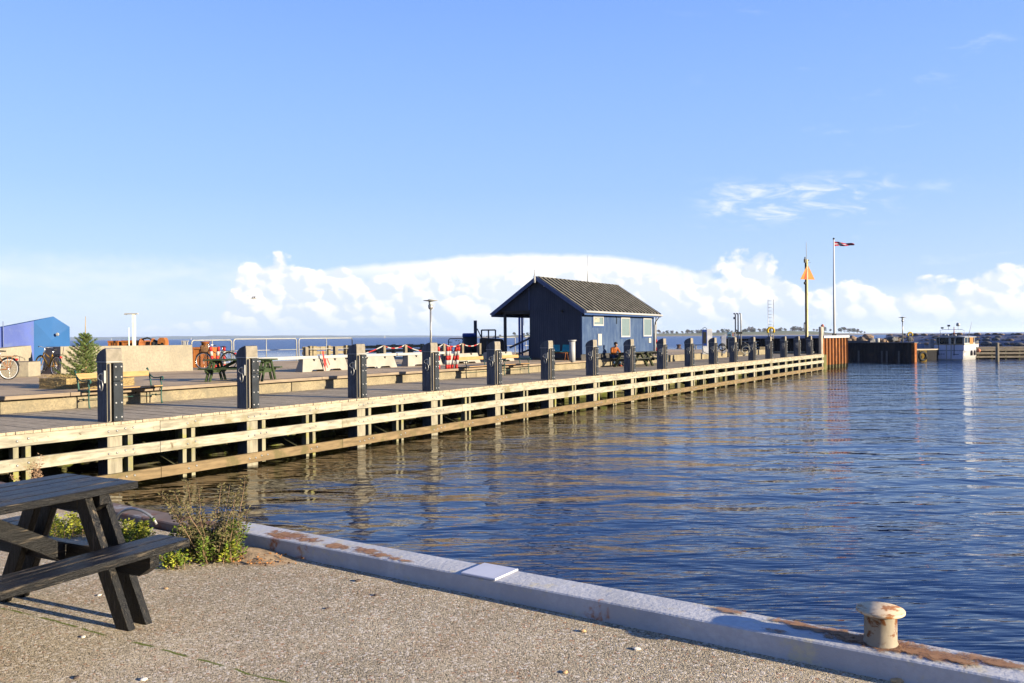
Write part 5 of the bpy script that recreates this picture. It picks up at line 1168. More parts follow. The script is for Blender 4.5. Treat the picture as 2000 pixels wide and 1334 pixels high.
corrugated(8.4, 12, -.25, -3, 1.22, MB()).build('sheet_piling', darksheet, T); MB().box(0, 8.6, -1.9, .12, 1.222, 1.415).build('capping', mat('pale_blue_capping', (.20, .23, .33), .6, .1, 3), T)
MB().box(.6, 7.6, .45, .75, .02, .14).build('fender_beam', mat('grey_fender_beam', (.12, .12, .11), .8), T)
for k in range(3): MB().box(5.2, 6.6, .2, .3, .42+.26*k, .50+.26*k).build('step', mat('grey_step', (.14, .15, .17), .8), T)
# landing between the timber deck and outer jetty
lg = MB(); lg.box(60.6, 62.6, .2, 3.6, -3, -.12); o = lg.build('landing', mossy_m, loc=J(0, 0), rz=PHI); struct(o)
pe = RL+Vector((-.25, .95, 0))
# pole with red cap next to the timber post
p = dp(1606.5, 655, 69.5); T = thing('navigation_light', 'short white light post with red cap beside the round timber post', 'light', (p.x, p.y, 1.41)); h = dp(1606.5, 635, 69.5).z-1.41
MB().tube([(0, 0, 0), (0, 0, h-.15)], .11, 10).build('post', white_m, T); MB().lathe([(.13, h-.15), (.12, h), (.04, h+.08)], seg=12).build('cap', mat('pale_red', (.24, .08, .06), .5), T)
# flagpole
p = dp(1629.5, 657, 70.6); T = thing('flagpole', 'tall white flagpole standing on the rust brown jetty head', 'flagpole', (p.x, p.y, 1.42)); h = dp(1629.5, 467, 70.6).z-1.42
MB().tube([(0, 0, 0), (0, 0, h*.5), (0, 0, h)], [.10, .085, .05], 12).build('pole', pole_white, T); MB().box(-.14, .14, -.12, .12, 0, .16).build('base', black_m, T); MB().ball((0, 0, h+.03), .09).build('knob', black_m, T)
fl = MB(); nx, nz = 26, 8; Lf, Hf = 1.68, .40
def fp_(i, k):
    u_ = i/nx; v_ = k/nz-.5; tap = 1-.62*u_; x = .06+Lf*u_; z = h-.42+v_*Hf*tap-.07*u_+.03*math.sin(u_*9); y = .10*math.sin(u_*11+v_*3)*(.3+u_)
    return (x, y, z)
cols = [[], [], []]
for i in range(nx):
    for k in range(nz):
        cross = (6 <= i <= 8) or (k in (3, 4) and not (i > 14 and k == 3)); cols[1 if cross else 0].append((i, k))
fred = mat('flag_red', (.20, .012, .03), .7, .1, 9, bump=0); fwh = mat('flag_white', (.24, .24, .27), .7, .05, 9, bump=0)
T2 = thing('flag', 'furled red flag with white cross streaming right from the flagpole', 'flag', (p.x, p.y, 1.42))
for cset, mm, nm in ((cols[0], fred, 'red_field'), (cols[1], fwh, 'white_cross')):
    m_ = MB()
    for i, k in cset:
        q4 = [Vector(fp_(i, k)), Vector(fp_(i+1, k)), Vector(fp_(i+1, k+1)), Vector(fp_(i, k+1))]; m_.quad(*q4); m_.quad(*[v+Vector((0, .012, 0)) for v in q4])
    m_.build(nm, mm, T2)
# beacon mast
p = dp(1576, 690, 64.9); T = thing('beacon_mast', 'rusty white steel beacon mast with orange triangle and top antenna', 'mast', (p.x, p.y, 0.), R(27)); Yb = 64.9
zt = dp(1576, 507, Yb).z; T.scale = (.62, .62, 1)
creamrust = mat('cream_rust_mast', (.30, .265, .15), .7, .1, 2, (1, 1, 1), .1, spots=((.20, .08, .02), 1.7, .58, .66))
m_ = MB(); m_.box(-.11, .11, -.16, -.13, .75, zt); m_.box(-.11, -.08, -.13, .13, 0, zt-.0); m_.box(.08, .11, -.13, .13, .8, zt); m_.box(-.10, .10, -.02, .02, 0, zt-.05); mm_ = m_.build('mast', creamrust, T)
MB().box(-.14, -.112, -.15, .14, 0, zt-.1).build('flange', mat('shaded_flange', (.03, .025, .02), .8), T, 'flange coloured dark for the shaded side')  # dark colour gives the mast its shaded side
m_ = MB(); zr = 1.6
while zr < zt-2.4: m_.tube([(.13, 0, zr), (.38, 0, zr)], .012, 4, caps=False); zr += .46
m_.build('rungs', galv_m, T)
z0, z1 = dp(1574, 546, Yb).z, dp(1574, 518, Yb).z
for s in (-1, 1):
    m_ = MB(); m_.prism([(s*.12, z0), (s*1.25, z0), (s*.12, z1-.05)], -.20, -.18, 'xz'); m_.build('triangle_panel', mat('orange_panel', (.28, .10, .012), .6, .12, 4), T)
m_ = MB(); m_.prism([(-.66, z0+.03), (-.12, z0+.03), (-.12, z1-.3)], -.215, -.205, 'xz'); m_.build('triangle_panel', mat('deep_red_orange', (.22, .03, .008), .6), T, 'deep red orange inner panel')
m_ = MB(); m_.tube([(0, 0, zt), (0, 0, zt+1.2), (0, 0, dp(1573, 471, Yb).z)], [.035, .03, .012], 6); m_.build('antenna', white_m, T)
m_ = MB(); m_.box(-.35, -.13, -.1, .1, zt-.25, zt+.05); m_.box(-.28, -.18, -.06, .06, zt+.05, zt+.2); m_.box(.13, .45, -.05, .05, zt-.10, zt+.0); m_.tube([(.45, 0, zt-.2), (.78, 0, zt-.22)], .012, 4); m_.build('instruments', black_m, T)
m_ = MB(); m_.ball((-.33, 0, z0-.28), .12, 8, 6); m_.build('lamp', black_m, T)
# ladder
p = dp(1506, 690, 69); T = thing('ladder', 'tall upright thin aluminium ladder rising from the outer jetty', 'ladder', (p.x, p.y, 0)); h0 = .2; h1 = dp(1506, 585, 69).z
wL = .23
for s in (-1, 1): MB().tube([(s*wL, 0, h0), (s*wL, 0, h1)], .022, 6).build('rail', galv_m, T)
z = h0+.2; k = 0
while z < h1-.1: MB().tube([(-wL, 0, z), (wL, 0, z)], .016, 5).build('rung', galv_m, T); z += .285
def lifebuoy(label, px, pyb, pyt, Y, wpx):
    p = dp(px, pyb, Y); T = thing('lifebuoy_stand', label, 'lifebuoy', p, 0, 'yellow lifebuoys on posts'); h = dp(px, pyt, Y).z-p.z; r = wpx/2*Y/F
    MB().tube([(0, 0, 0), (0, 0, h-.05)], .04, 6).build('post', galv_m, T)
    m_ = MB(); m_.torus((0, -.08, h-r), r*.78, r*.26, (0, 1, 0), 20, 8, -35, 215); m_.build('buoy', mat('buoy_yellow', (.32, .21, .012), .5), T)
    for s in (-1, 1): MB().tube([(s*r*.6, -.05, h-r*1.2), (s*r*.5, -.05, 0)], .03, 6).build('support', black_m if s < 0 else white_m, T)
lifebuoy('yellow lifebuoy on a post in front of the tall ladder', 1505, 662, 638, 67.5, 16)
lifebuoy('yellow lifebuoy on a post at the dark wharf end, right of the distant lamp', 1777, 668, 648, 86, 11)
# ================= dark wharf on the right =================
A_ = gp(1655, 705.2, WZ); Bv = gp(1787, 707.6, WZ); d = Bv-A_; Lw = d.length; aw = math.atan2(d.y, d.x)
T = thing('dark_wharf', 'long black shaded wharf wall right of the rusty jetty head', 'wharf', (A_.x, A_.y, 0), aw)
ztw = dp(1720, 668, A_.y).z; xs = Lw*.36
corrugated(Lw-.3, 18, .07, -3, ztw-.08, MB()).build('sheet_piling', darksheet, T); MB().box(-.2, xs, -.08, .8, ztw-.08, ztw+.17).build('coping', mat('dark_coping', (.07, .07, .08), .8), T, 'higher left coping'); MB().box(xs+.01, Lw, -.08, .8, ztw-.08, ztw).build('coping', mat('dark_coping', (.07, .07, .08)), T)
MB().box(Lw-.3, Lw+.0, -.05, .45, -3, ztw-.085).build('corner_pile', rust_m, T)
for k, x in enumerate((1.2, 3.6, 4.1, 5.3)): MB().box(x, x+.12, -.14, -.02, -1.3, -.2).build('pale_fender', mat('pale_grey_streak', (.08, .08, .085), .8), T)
Y0 = gp(1790, 706, WZ)
T = thing('wharf_corner', 'yellow painted wharf corner pile between the dark wharf and the white boat', 'pile', (Y0.x+.55, Y0.y-.35, 0), R(-12))
ym = mat('yellow_piling', (.25, .16, .03), .7, .15, 2, spots=((.1, .06, .02), 2, .6, .7)); h_ = dp(1791, 684, Y0.y).z
MB().prism([(-.30, -3), (-.28, -.6), (-.35, h_), (.28, h_), (.32, -3)], 0, .5, 'xz').build('pile', ym, T)
m_ = MB(); m_.torus((-.22, -.14, -.75), .40, .13, (0, 1, 0), 22, 8); o = m_.build('tyre_fender', tyre_m, None); o.location = (Y0.x+.45, Y0.y-.5, 0); o.rotation_euler = (0, 0, aw+R(65)); tag(o, 'black tyre fender hanging on the yellow wharf corner at the waterline', 'tyre')
C_ = gp(1795, 705, WZ); D_ = gp(1838, 703.9, WZ); d = D_-C_
T = thing('low_wharf', 'lower grey concrete wharf behind the white boat', 'wharf', (C_.x, C_.y+.6, 0), math.atan2(d.y, d.x)); zl = dp(1812, 682, C_.y).z
MB().box(0, d.length, 0, .5, -3, zl-.12).build('wall', mat('shaded_wharf_wall', (.009, .009, .011), .85, .2, 1, (1, 1, .4)), T); MB().box(-.1, d.length, -.06, 9, zl-.12, zl).build('deck', mat('wharf_concrete', (.28, .24, .18), .9, .15, 1), T)  # wall nearly black: its shade is put into the base colour
for i, (px, py, w2, h2, mm, lb) in enumerate(((1799, 682, .45, .55, mat('fish_box_blue', (.08, .12, .22), .6), 'blue grey box on the low wharf left of the white boat'), (1819, 681, .4, .85, mat('pale_box', (.24, .24, .26), .6), 'tall pale box on the low wharf close to the white boat'))):
    p = gp(px, py-1, zl); T = thing('dock_box', lb, 'box', p); MB().box(-w2/2, w2/2, -.2, .2, 0, h2).build('box_body', mm, T, bevel=.02); MB().box(-w2/2-.02, w2/2+.02, -.22, .22, h2, h2+.05).build('box_lid', white_m, T)
# ================= stone breakwater and boulders =================
bw = thing('stone_breakwater', 'long breakwater wall of brown boulders set in grey mortar behind the boat', 'breakwater', (0, 0, 0))
S0 = dp(1730, 668, 126); S1 = dp(2090, 668, 113.5); d = S1-S0; d.z = 0; Lb = d.length; bw.location = (S0.x, S0.y, -.5); bw.rotation_euler = (0, 0, math.atan2(d.y, d.x))
ct = dp(1900, 652.2, 119).z+.5
m_ = MB(); n = 90
for i in range(n+1):
    x = Lb*i/n; cr_ = ct+.12*noise.noise(Vector((x*.5, 0, 0)))
    m_.v += [(x, -1.2, -2), (x, -.6, .6), (x, .1, cr_*.8), (x, .5, cr_), (x, 2.2, cr_-.1), (x, 3.2, -2)]
for i in range(n):
    for k in range(5): a = i*6+k; m_.f.append((a, a+6, a+7, a+1)); m_.sm.append(False)
m_.build('mortar_wall', mat('mortar_grey', (.17, .17, .21), .9, .15, 1, bump=.4), bw)
rr = random.Random(11)
stm = [mat('stone_brown', (.10, .078, .062), .85, .3, 2, bump=.4), mat('stone_grey', (.085, .085, .088), .85, .3, 2, bump=.4), mat('stone_tan', (.17, .12, .085), .85, .25, 2, bump=.4)]
def rock(r, seed, m, name='boulder', sq=(1.2, .9, .75), sub=2):
    bmx = bmesh.new(); bmesh.ops.create_icosphere(bmx, subdivisions=sub, radius=r)
    for v in bmx.verts:
        nn_ = v.co.normalized(); q = 1+.30*noise.noise(nn_*1.7+Vector((seed*3.1, 0, 0)))+.12*noise.noise(nn_*4+Vector((seed, 5, 0))); v.co = Vector((v.co.x*sq[0], v.co.y*sq[1], v.co.z*sq[2]))*q
    me = bpy.data.meshes.new(name); bmx.to_mesh(me); bmx.free(); me.materials.append(m); return me
stone_mb = [MB(), MB(), MB()]
protos = [rock(1, i, stm[0]) for i in range(7)]
x = .3; cnt = 0
for row, (yy, zz, r0) in enumerate(((-.75, .35, .42), (-.35, .95, .40), (.0, ct*.66, .38), (.35, ct-.10, .34))):
    x = rr.uniform(0, .6)
    while x < Lb:
        r = r0*rr.uniform(.45, 1.35); pr_ = rr.choice(protos); k = rr.choices((0, 1, 2), (6, 5, 1 if row < 3 else 3))[0]; zj = rr.uniform(-.12, .12); M_ = stone_mb[k]; n0 = len(M_.v); a = rr.uniform(0, 6.28)
        for v in pr_.vertices:
            c_ = v.co; X = c_.x*r*1.1; Yc = c_.y*r*.28; M_.v.append((x+X, yy+Yc, zz+zj+c_.z*r*.85))
        for pl_ in pr_.polygons: M_.f.append(tuple(n0+i for i in pl_.vertices)); M_.sm.append(True)
        x += r*2*rr.uniform(1.0, 1.9)
for M_, mm in zip(stone_mb, stm): o = M_.build('set_stones', mm, bw); o['kind'] = 'stuff'
def boulder(i, p, r, m, lb):
    me = rock(r, i+20, m); o = bpy.data.objects.new('boulder', me); COL.objects.link(o); o.location = p; o.rotation_euler = (0, 0, i*1.7); tag(o, lb, 'boulder', 'loose boulders behind the dark wharf')
bl_ = [(1656, 664, .45, 0), (1664, 661, .75, 2), (1672, 663, .55, 2), (1681, 662, .6, 0), (1689, 665, .4, 2), (1695, 658.5, .8, 2), (1703, 664, .5, 1), (1722, 664, .5, 2), (1731, 665, .45, 2), (1742, 661, .6, 1), (1752, 662, .55, 0)]
plc = ['leftmost, touching the white cap of the rusty jetty head', 'large tan one near the rusty jetty head', 'tan one, third from the rusty jetty head', 'brown one in the middle of the left heap', 'small tan one left of the tallest', 'the tallest, tan and pointed', 'grey one just right of the tallest', 'pale tan one right of the short white post', 'small tan one well right of the short white post', 'grey one left of the distant lamp', 'brown one at the foot of the distant lamp']
for i, ((px, py, r, k), lb) in enumerate(zip(bl_, plc)): p = dp(px, py+1.5, 92+(i % 3)*1.5); boulder(i, p, r*.8, stm[k], 'loose boulder behind the dark wharf, '+lb)
rb = MB(); p0 = dp(1650, 670, 93); rb.box(-3, 7.2, -1.5, 2.5, -3, .2); o = rb.build('rubble_bank', mat('rubble', (.12, .10, .08), .9, .3, 3, bump=.8, bscale=9), loc=(p0.x, p0.y, .0), rz=R(4)); struct(o)
p = dp(1714, 668, 88); o = MB().lathe([(.22, -.3), (.22, .36), (.18, .42)], seg=14).build('short_post', white_m, loc=p); tag(o, 'short round white post on the dark wharf between the boulders', 'post')
# ================= timber dock on the right =================
T0 = gp(1903, 702, WZ); T1 = gp(2080, 701, WZ); d = T1-T0; T = thing('timber_dock', 'low grey timber dock with open slatted side at the right edge', 'dock', (T0.x, T0.y+.3, 0), math.atan2(d.y, d.x)); L = d.length
g_ = mat('dock_timber', (.13, .11, .085), .85, .25, 2, (1, 5, 5), .2); zt = dp(1950, 677.5, T0.y).z
MB().box(-1, L, 0, 2.4, zt-.12, zt).build('deck', g_, T)
for k, (za, zb) in enumerate(((zt-.42, zt-.15), (zt-.78, zt-.55), (zt-1.15, zt-.95))): MB().box(-1, L, -.04*k-.06, -.04*k, za, zb).build('rail', g_, T)
x = .5
while x < L: MB().box(x, x+.16, .02, .2, -3, zt-.12).build('pile', dark_timber, T); x += 1.4
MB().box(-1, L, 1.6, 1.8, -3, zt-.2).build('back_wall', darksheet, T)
p = gp(1948, 707, WZ); o = MB().tube([(0, 0, -1.5), (0, 0, dp(1948, 669.5, p.y).z-WZ)], [.17, .15], 12).build('mooring_pile', mat('pile_greybrown', (.12, .105, .08), .85, .25, 2, (5, 5, 1)), loc=p); tag(o, 'single round timber pile standing in the water right of the boat', 'pile')
# ================= boat =================
bp_ = gp(1853.5, 703.5, WZ); T = thing('motor_boat', 'white motor boat moored stern towards the viewer by the low wharf', 'boat', (bp_.x, bp_.y, WZ), R(46))
bwht = mat('boat_white', (.24, .238, .238), .35, .05, 3, bump=0); bst = mat('boat_stern_paint', (.36, .37, .46), .4, .05, 3, bump=0)
st_ = [(0, 1.36, 1.02), (1.2, 1.45, 1.02), (2.8, 1.52, 1.08), (4.6, 1.48, 1.2), (6.2, 1.15, 1.36), (7.4, .62, 1.5), (8.2, .05, 1.62)]
m_ = MB(); K = 7
for x, hb, dz in st_:
    for f in (-1, -.97, -.72, 0, .72, .97, 1): m_.v.append((x, hb*f, {1: dz, .97: .08, .72: -.32, 0: -.45}[abs(f)] if abs(f) != 1 else dz))
for i in range(len(st_)-1):
    for k in range(K-1): a = i*K+k; m_.f.append((a, a+K, a+K+1, a+1)); m_.sm.append(True)
m_.f.append(tuple(range(K))); m_.sm.append(False)
for i in range(len(st_)-1): a = i*K; m_.f.append((a, a+K-1, a+K+K-1, a+K)); m_.sm.append(False)
m_.build('hull', bwht, T)
m_ = MB(); m_.box(-.03, -.005, -1.34, 1.34, .12, .98); tr = m_.build('transom', bst, T)
for y in (-.22, .22): MB().box(-.06, -.031, y-.05, y+.05, .1, 1.58).build('transom_post', white_m, T)
MB().box(-.05, -.032, -1.38, 1.38, .985, 1.03).build('rubbing_strake', mat('grey_strake', (.05, .05, .06), .6), T)
m_ = MB(); m_.box(0, .05, -1.38, 1.38, 1.03, 1.60); m_.box(.05, 5.2, -1.44, -1.36, 1.03, 1.60); m_.box(.05, 5.2, 1.36, 1.44, 1.03, 1.60); m_.build('bulwark', bst, T)
MB().box(-.02, 5.3, -1.47, 1.47, 1.60, 1.66).build('cap_rail', mat('tan_rail', (.2, .16, .11), .6), T)
cab = MB()
for (y0, y1) in ((-1.36, -1.22), (-.56, -.44), (-.12, .12), (.98, 1.1), (1.24, 1.36)): cab.box(.3, .42, y0, y1, 1.66, 2.36)
cab.box(.3, 4.2, -1.38, -1.30, 1.66, 1.8); cab.box(.3, 4.2, 1.30, 1.38, 1.66, 1.8); cab.box(4.1, 4.2, -1.3, 1.3, 1.66, 2.36)
for x in (.3, 1.4, 2.6, 3.9): cab.box(x, x+.12, -1.38, -1.30, 1.8, 2.36); cab.box(x, x+.12, 1.30, 1.38, 1.8, 2.36)
cab.build('wheelhouse', bwht, T)
m_ = MB(); m_.prism([(-1.46, 2.36), (-1.46, 2.42), (-.8, 2.52), (.8, 2.52), (1.46, 2.42), (1.46, 2.36)], .2, 4.4, 'yz'); m_.build('roof', bwht, T)
for (y0, y1, nm) in ((-1.22, -.56, 1), (-.44, -.12, 1), (.12, .98, 1)):
    MB().box(.35, .37, y0, y1, 1.70, 2.34).build('window', darkglass, T)
for s in (-1, 1):
    for x in (.44, 1.54, 2.74): MB().box(x, x+1.0, s*1.34-.01, s*1.34+.01, 1.82, 2.34).build('window', darkglass, T)
MB().box(.29, .30, -1.2, -.12, 1.68, 1.72).build('sill', mat('tan_rail', (.2, .16, .11)), T)
MB().tube([(1.4, -.1, 2.5), (1.4, -.1, 3.5)], [.07, .03], 8).build('mast', mat('brown_mast', (.16, .06, .03), .6), T)
m_ = MB(); m_.tube([(1.2, 1.1, 2.45), (1.2, 1.2, 3.12), (1.2, .9, 3.2), (1.2, -.9, 3.2), (1.2, -1.15, 3.08), (1.2, -1.1, 2.45)], .022, 6); m_.build('radar_arch', galv_m, T)
m_ = MB(); m_.lathe([(.14, 0), (.19, .08), (.17, .30), (.05, .36)], (1.4, -.5, 3.55), 14); m_.tube([(1.4, -.5, 3.2), (1.4, -.5, 3.56)], .02, 5); m_.build('satellite_dome', whiteplastic, T)
m_ = MB(); m_.tube([(1.3, .4, 3.2), (1.3, .4, 3.6)], .02, 5); m_.box(1.25, 1.35, .25, .5, 3.52, 3.7); m_.build('instrument', black_m, T)
m_ = MB(); m_.box(1.19, 1.21, .85, 1.12, 3.3, 3.46); m_.box(1.195, 1.205, .97, 1.0, 3.15, 3.3); m_.build('pennant', mat('dark_green_cloth', (.02, .05, .025), .7), T)
MB().tube([(2.0, -1.3, 2.4), (2.0, -1.65, 4.0)], [.03, .015], 6).build('antenna', white_m, T)
for (y, r) in ((.55, .12), (.25, .09), (-.45, .12), (-.2, .08)): MB().ball((.6, y, 2.62), r, 8, 6).build('horn', whiteplastic, T)
for x in (2.2, 3.3): m_ = MB(); m_.ball((x, -1.58, .72), .15, 10, 8, (1, .8, 1.9)); m_.build('fender', mat('grey_fender', (.05, .045, .05), .6), T)
m_ = MB(); m_.ball((4.4, -1.62, .95), .24, 10, 8); m_.build('buoy', mat('pale_orange_buoy', (.26, .10, .06), .5), T)
MB().box(2.2, 3.4, -1.40, -1.385, 1.68, 2.42).build('side_panel', mat('orange_side_panel', (.24, .10, .03), .6), T)
m_ = MB()
for k in range(7): x = 4.4+.55*k; hb = 1.45*(1-((x-4.4)/4)**2); m_.tube([(x, -hb, 1.3), (x, -hb, 1.95)], .02, 5)
m_.tube([(4.4+.55*k, -1.45*(1-((.55*k)/4)**2), 1.95) for k in range(7)], .02, 5); m_.build('bow_rail', white_m, T)
for y in (-.5, 1.0): MB().tube([(-.04, y, .5), (.0, y, 2.3)], .035, 6).build('gantry_post', black_m, T)
def sterntext(txt, y, sz):
    mw_ = Matrix(((0, 0, -1, -.032), (-1, 0, 0, y), (0, 1, 0, .62), (0, 0, 0, 1)))
    text_mesh(txt, sz, mat('name_grey', (.06, .06, .09), .6), tr, 'name_lettering', mw_)
sterntext('ALINE', .72, .26)
MB().box(-.034, -.031, -.95, -.40, .58, .66).build('name_lettering', MATS['name_grey'], tr)
# ================= island, coast, distant things =================
XI = 1500.; im = bpy.data.materials.new('island_meadow'); im.use_nodes = True; nt = im.node_tree; b = NB(nt); pbs = nt.nodes['Principled BSDF']; tcn = b.n('ShaderNodeTexCoord'); spn = b.n('ShaderNodeSeparateXYZ'); nt.links.new(tcn.outputs['Object'], spn.inputs[0])
c_ = b.mix(b.mr(b.noise(tcn.outputs['Object'], .02, 5, .6), .35, .65), (.045, .065, .014), (.085, .085, .03)); c_ = b.mix(b.mr(spn.outputs[2], 3.2, 1.2), c_, (.15, .115, .07)); nt.links.new(c_, pbs.inputs['Base Color']); pbs.inputs['Roughness'].default_value = .95
prof_ = [(845, .0), (900, 1.2), (960, 2.6), (1000, 4.2), (1050, 6), (1120, 6.5), (1280, 6), (1330, 5.6), (1400, 6.2), (1480, 7.5), (1550, 9), (1600, 8.5), (1650, 7.2), (1690, 3.2), (1740, 2.1), (1840, 1.8), (1900, .9), (1960, 0)]
def hz(px):
    for (a, h0), (c2, h1) in zip(prof_, prof_[1:]):
        if a <= px <= c2: return h0+(h1-h0)*(px-a)/(c2-a)
    return 0
g = MB(); nP = 230
for i in range(nP+1):
    px = 845+(1960-845)*i/nP; X = (px-1000)/F*XI; h = hz(px)*(1+.18*noise.noise(Vector((px*.02, 0, 0))))
    g.v += [(X, 0, -.3), (X, 8, .5*(h > .2)), (X, 50, h*.45), (X, 140, h), (X, 300, h*.8), (X, 420, -.3)]
for i in range(nP):
    for k in range(5): a = i*6+k; g.f.append((a, a+6, a+7, a+1)); g.sm.append(True)
o = g.build('island_terrain', im, loc=(0, XI, WZ)); struct(o)
tvar = []; rr = random.Random(5)
crm = [mat('autumn_crown_brown', (.075, .05, .028), .9, .3, .25, bump=0, spots=((.045, .05, .016), .18, .45, .6)), mat('autumn_crown_olive', (.05, .055, .02), .9, .3, .25, bump=0, spots=((.085, .06, .03), .2, .5, .65))]
for v_ in range(5):
    cr = MB()
    cl = [(rr.uniform(-.35, .35), rr.uniform(-.3, .3), rr.uniform(.16, .62), rr.uniform(.20, .32)) for _ in range(8)]
    for i in range(620):
        cx_, cy_, cz_, cr_ = rr.choice(cl); a = rr.uniform(0, 6.28); e_ = rr.uniform(-.5, 1.5); p = Vector((cx_+math.cos(a)*math.cos(e_)*cr_, cy_+math.sin(a)*math.cos(e_)*cr_, cz_+math.sin(e_)*cr_*.75))
        leafquad(cr, p, Vector((rr.uniform(-1, 1), rr.uniform(-1, 1), rr.uniform(-.6, 1))), rr.uniform(.07, .14), .08, rr)
    tk = MB(); tk.tube([(0, 0, -.1), (.02, 0, .25), (-.02, 0, .5)], [.045, .03, .02], 6)
    for k in range(4): a = k*1.6; tk.tube([(0, 0, .28), (math.cos(a)*.16, math.sin(a)*.16, .5), (math.cos(a)*.26, math.sin(a)*.26, .68)], [.02, .013, .006], 5)
    tvar.append((cr.mesh('crown', crm[v_ % 2]), tk.mesh('trunk', mat('bark_dark', (.04, .03, .02), .9))))
TR = [(977, 5), (987, 5.5), (951, 2.5), (966, 3), (1005, 8), (1023, 6), (1030, 6.5), (1036, 5), (1041, 8.5), (1288, 9), (1296, 6), (1303, 8), (1312, 7), (1323, 6.5), (1333, 6), (1343, 11), (1352, 8), (1362, 8), (1371, 10.5), (1388, 8), (1402, 8), (1412, 10), (1421, 8), (1430, 6), (1440, 7), (1452, 8), (1457, 9), (1466, 12), (1474, 10), (1484, 8), (1493, 10), (1503, 8), (1516, 6), (1525, 10.5), (1534, 7), (1548, 10), (1553, 12), (1561, 9), (1567, 8), (1590, 5), (1596, 5), (1610, 10.5), (1622, 5), (1643, 11), (1650, 10), (1659, 9.5), (1668, 10), (1675, 8), (1682, 6), (1689, 4)]
wheres = 'on the far island'
for i, (px, w2) in enumerate(TR):
    X = (px-1000)/F*(XI+130); h = hz(px)
    lo_ = 'seen through the hut porch' if 985 < px < 1047 else 'left of the hut' if px < 990 else 'between the hut and the fuel pump' if px < 1372 else 'between the fuel pump and the three tall pipes' if px < 1436 else 'between the three pipes and the ladder' if px < 1500 else 'between the ladder and the beacon mast' if px < 1572 else 'between the beacon mast and the flagpole' if px < 1629 else 'on the island end right of the flagpole'
    same = [q for q in TR if (('p' if 985 < q[0] < 1047 else 'l' if q[0] < 990 else 'a' if q[0] < 1372 else 'b' if q[0] < 1436 else 'c' if q[0] < 1500 else 'd' if q[0] < 1572 else 'e' if q[0] < 1629 else 'f') == ('p' if 985 < px < 1047 else 'l' if px < 990 else 'a' if px < 1372 else 'b' if px < 1436 else 'c' if px < 1500 else 'd' if px < 1572 else 'e' if px < 1629 else 'f'))]
    k = [q[0] for q in same].index(px); od = ['leftmost', 'second', 'third', 'fourth', 'fifth', 'sixth', 'seventh', 'eighth', 'ninth', 'tenth', 'eleventh'][k]
    T = thing('autumn_tree', f'far island tree {lo_}, {od} of these', 'tree', (X, XI+130, WZ+h-.6-w2*.12), i*1.3, 'autumn trees on the far island'); T.scale = (w2*.98, w2*.98, w2*(1.0+.3*((i*7) % 5)/4))
    cm, tm_ = tvar[i % 5]
    for me, nm in ((cm, 'crown'), (tm_, 'trunk')): o = bpy.data.objects.new(nm, me); COL.objects.link(o); o.parent = T
p = dp(1571.5, 650, XI+60); T = thing('lighthouse', 'small white lighthouse with black top on the far island beside the mast', 'lighthouse', (p.x, p.y, WZ+6)); h = dp(1571.5, 629, XI+60).z-WZ-6
MB().lathe([(2.2, 0), (1.6, h-4)], seg=14).build('tower', white_m, T); MB().lathe([(2.0, h-4), (1.4, h-3.6), (1.4, h-1.5), (.2, h)], seg=12).build('lantern', black_m, T)
# far hazy coast
YC = 9000.
g = MB(); nP = 160
for i in range(nP+1):
    px = -200+(1010+200)*i/nP; X = (px-1000)/F*YC; fade = min(1, (1010-px)/500)*min(1, 1); h = (34+10*noise.noise(Vector((px*.012, 3, 0)))+5*noise.noise(Vector((px*.05, 1, 0))))*(.25+.75*fade)
    g.v += [(X, 0, -1), (X, 200, h*.6), (X, 700, h), (X, 2500, h*.9), (X, 3200, -1)]
for i in range(nP):
    for k in range(4): a = i*5+k; g.f.append((a, a+5, a+6, a+1)); g.sm.append(True)
struct(g.build('distant_coast', mat('coast_woods', (.06, .075, .04), .95, .3, .002, bump=0), loc=(0, YC, WZ)))
# small white sails far out
for i, (px, py, w2, lb) in enumerate(((217, 660, 4, 'tiny white sail far out at sea above the concrete wall'), (373, 661, 3.5, 'tiny white sail far out above the left railing panel'), (751, 658, 4, 'tiny white sail on the horizon right of the third mooring post'))):
    p = dp(px, py, 3000); T = thing('sailboat', lb, 'sailboat', (p.x, p.y, WZ), R(20)); h = 9.5
    MB().prism([(-w2, .6), (-w2*.8, 0), (w2*.7, 0), (w2*1.1, .9)], -1, 1, 'xz').build('hull', white_m, T); MB().prism([(0, 1.2), (w2*.8, 1.2), (0, h)], -.05, .05, 'xz').build('sail', white_m, T)
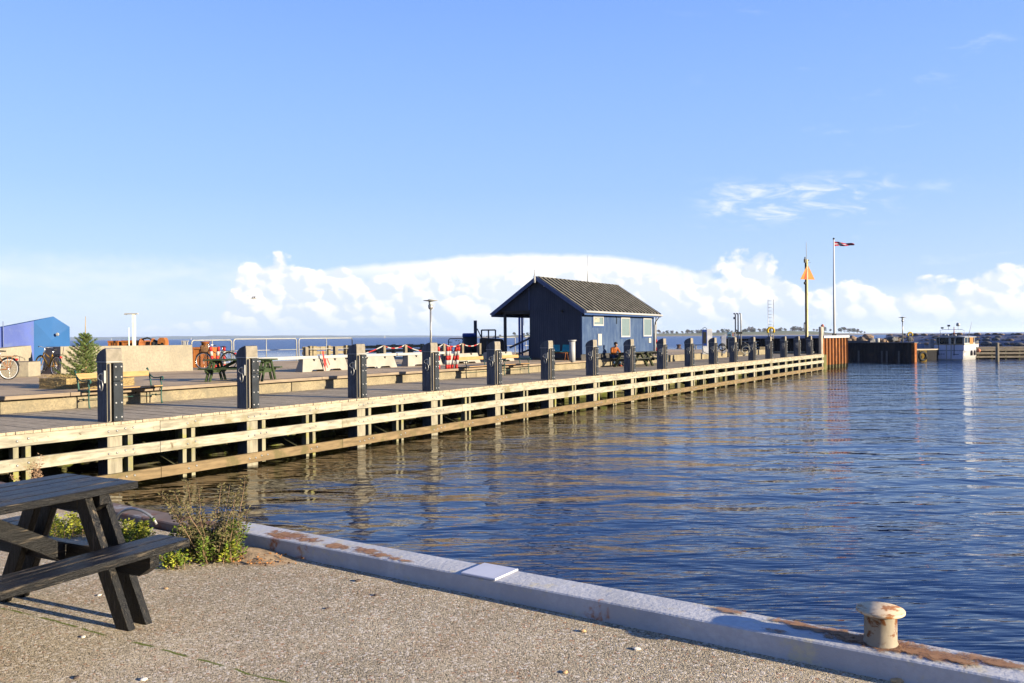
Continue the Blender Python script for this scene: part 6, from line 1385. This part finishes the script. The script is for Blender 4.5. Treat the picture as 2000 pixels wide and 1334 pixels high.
# seagull
p = dp(495, 583, 60); T = thing('seagull', 'white seagull gliding in the sky above the railings', 'bird', p, R(20))
bj = {'b': ((0, 0, 0), .055, None), 'c': ((.12, 0, .01), .045, 'b'), 'h': ((.20, 0, .03), .03, 'c'), 'k': ((.25, 0, .025), .008, 'h'), 't': ((-.16, 0, 0), (.03, .015), 'b'), 't2': ((-.25, 0, 0), (.04, .006), 't')}
o = skin_obj('body', bj, white_m, T, 1); bake_skin(o)
for s in (-1, 1):
    m_ = MB(); P = [(0, .1, .05, .02), (s*.28, .13, -.06, .16), (s*.55, .02, -.10, .08), (s*.66, -.06, -.10, .04)]
    for a, b2 in zip(P, P[1:]): m_.quad((a[1], a[0], a[3]), (b2[1], b2[0], b2[3]), (b2[2], b2[0], b2[3]+.005), (a[2], a[0], a[3]+.005)); m_.quad((a[1], a[0], a[3]-.012), (b2[1], b2[0], b2[3]-.008), (b2[2], b2[0], b2[3]), (a[2], a[0], a[3]))
    m_.build('wing', mat('gull_grey', (.24, .24, .26), .7), T)
# shore rocks under the jetty
sr = MB(); rr = random.Random(3)
pr2 = [rock(1, i+50, mossy_m) for i in range(5)]
for i in range(150):
    s_ = rr.uniform(-6, 24); r = rr.uniform(.12, .38); y = rr.uniform(2.5, 3.5); pr_ = rr.choice(pr2); n0 = len(sr.v)
    for v in pr_.vertices: sr.v.append((s_+v.co.x*r, y+v.co.y*r, -1.36+(y-2.5)*.35+v.co.z*r))
    for pl_ in pr_.polygons: sr.f.append(tuple(n0+k for k in pl_.vertices)); sr.sm.append(True)
o = sr.build('shore_rocks', mat('wet_rocks', (.035, .03, .016), .7, .4, 3, bump=.5, spots=((.09, .10, .02), 2, .5, .65)), loc=J(0, 0), rz=PHI); tag(o, 'mossy wet stones heaped under the jetty along the quay wall', 'rocks', kind='stuff')
# haze
hzb = MB(); hzb.box(-9500, 9500, -70, 13200, WZ-4, 56); HM = bpy.data.materials.new('sea_haze'); HM.use_nodes = True; nt = HM.node_tree; nt.nodes.clear(); b = NB(nt)
pv = b.n('ShaderNodeVolumePrincipled'); pv.inputs['Color'].default_value = (.66, .78, 1.0, 1); pv.inputs['Density'].default_value = 6.5e-5; pv.inputs['Anisotropy'].default_value = .2
oo = b.n('ShaderNodeOutputMaterial'); nt.links.new(pv.outputs[0], oo.inputs['Volume'])
if HAZE: o = hzb.build('haze', HM); o['kind'] = 'stuff'; HM.cycles.homogeneous_volume = True if hasattr(HM, 'cycles') and hasattr(HM.cycles, 'homogeneous_volume') else None
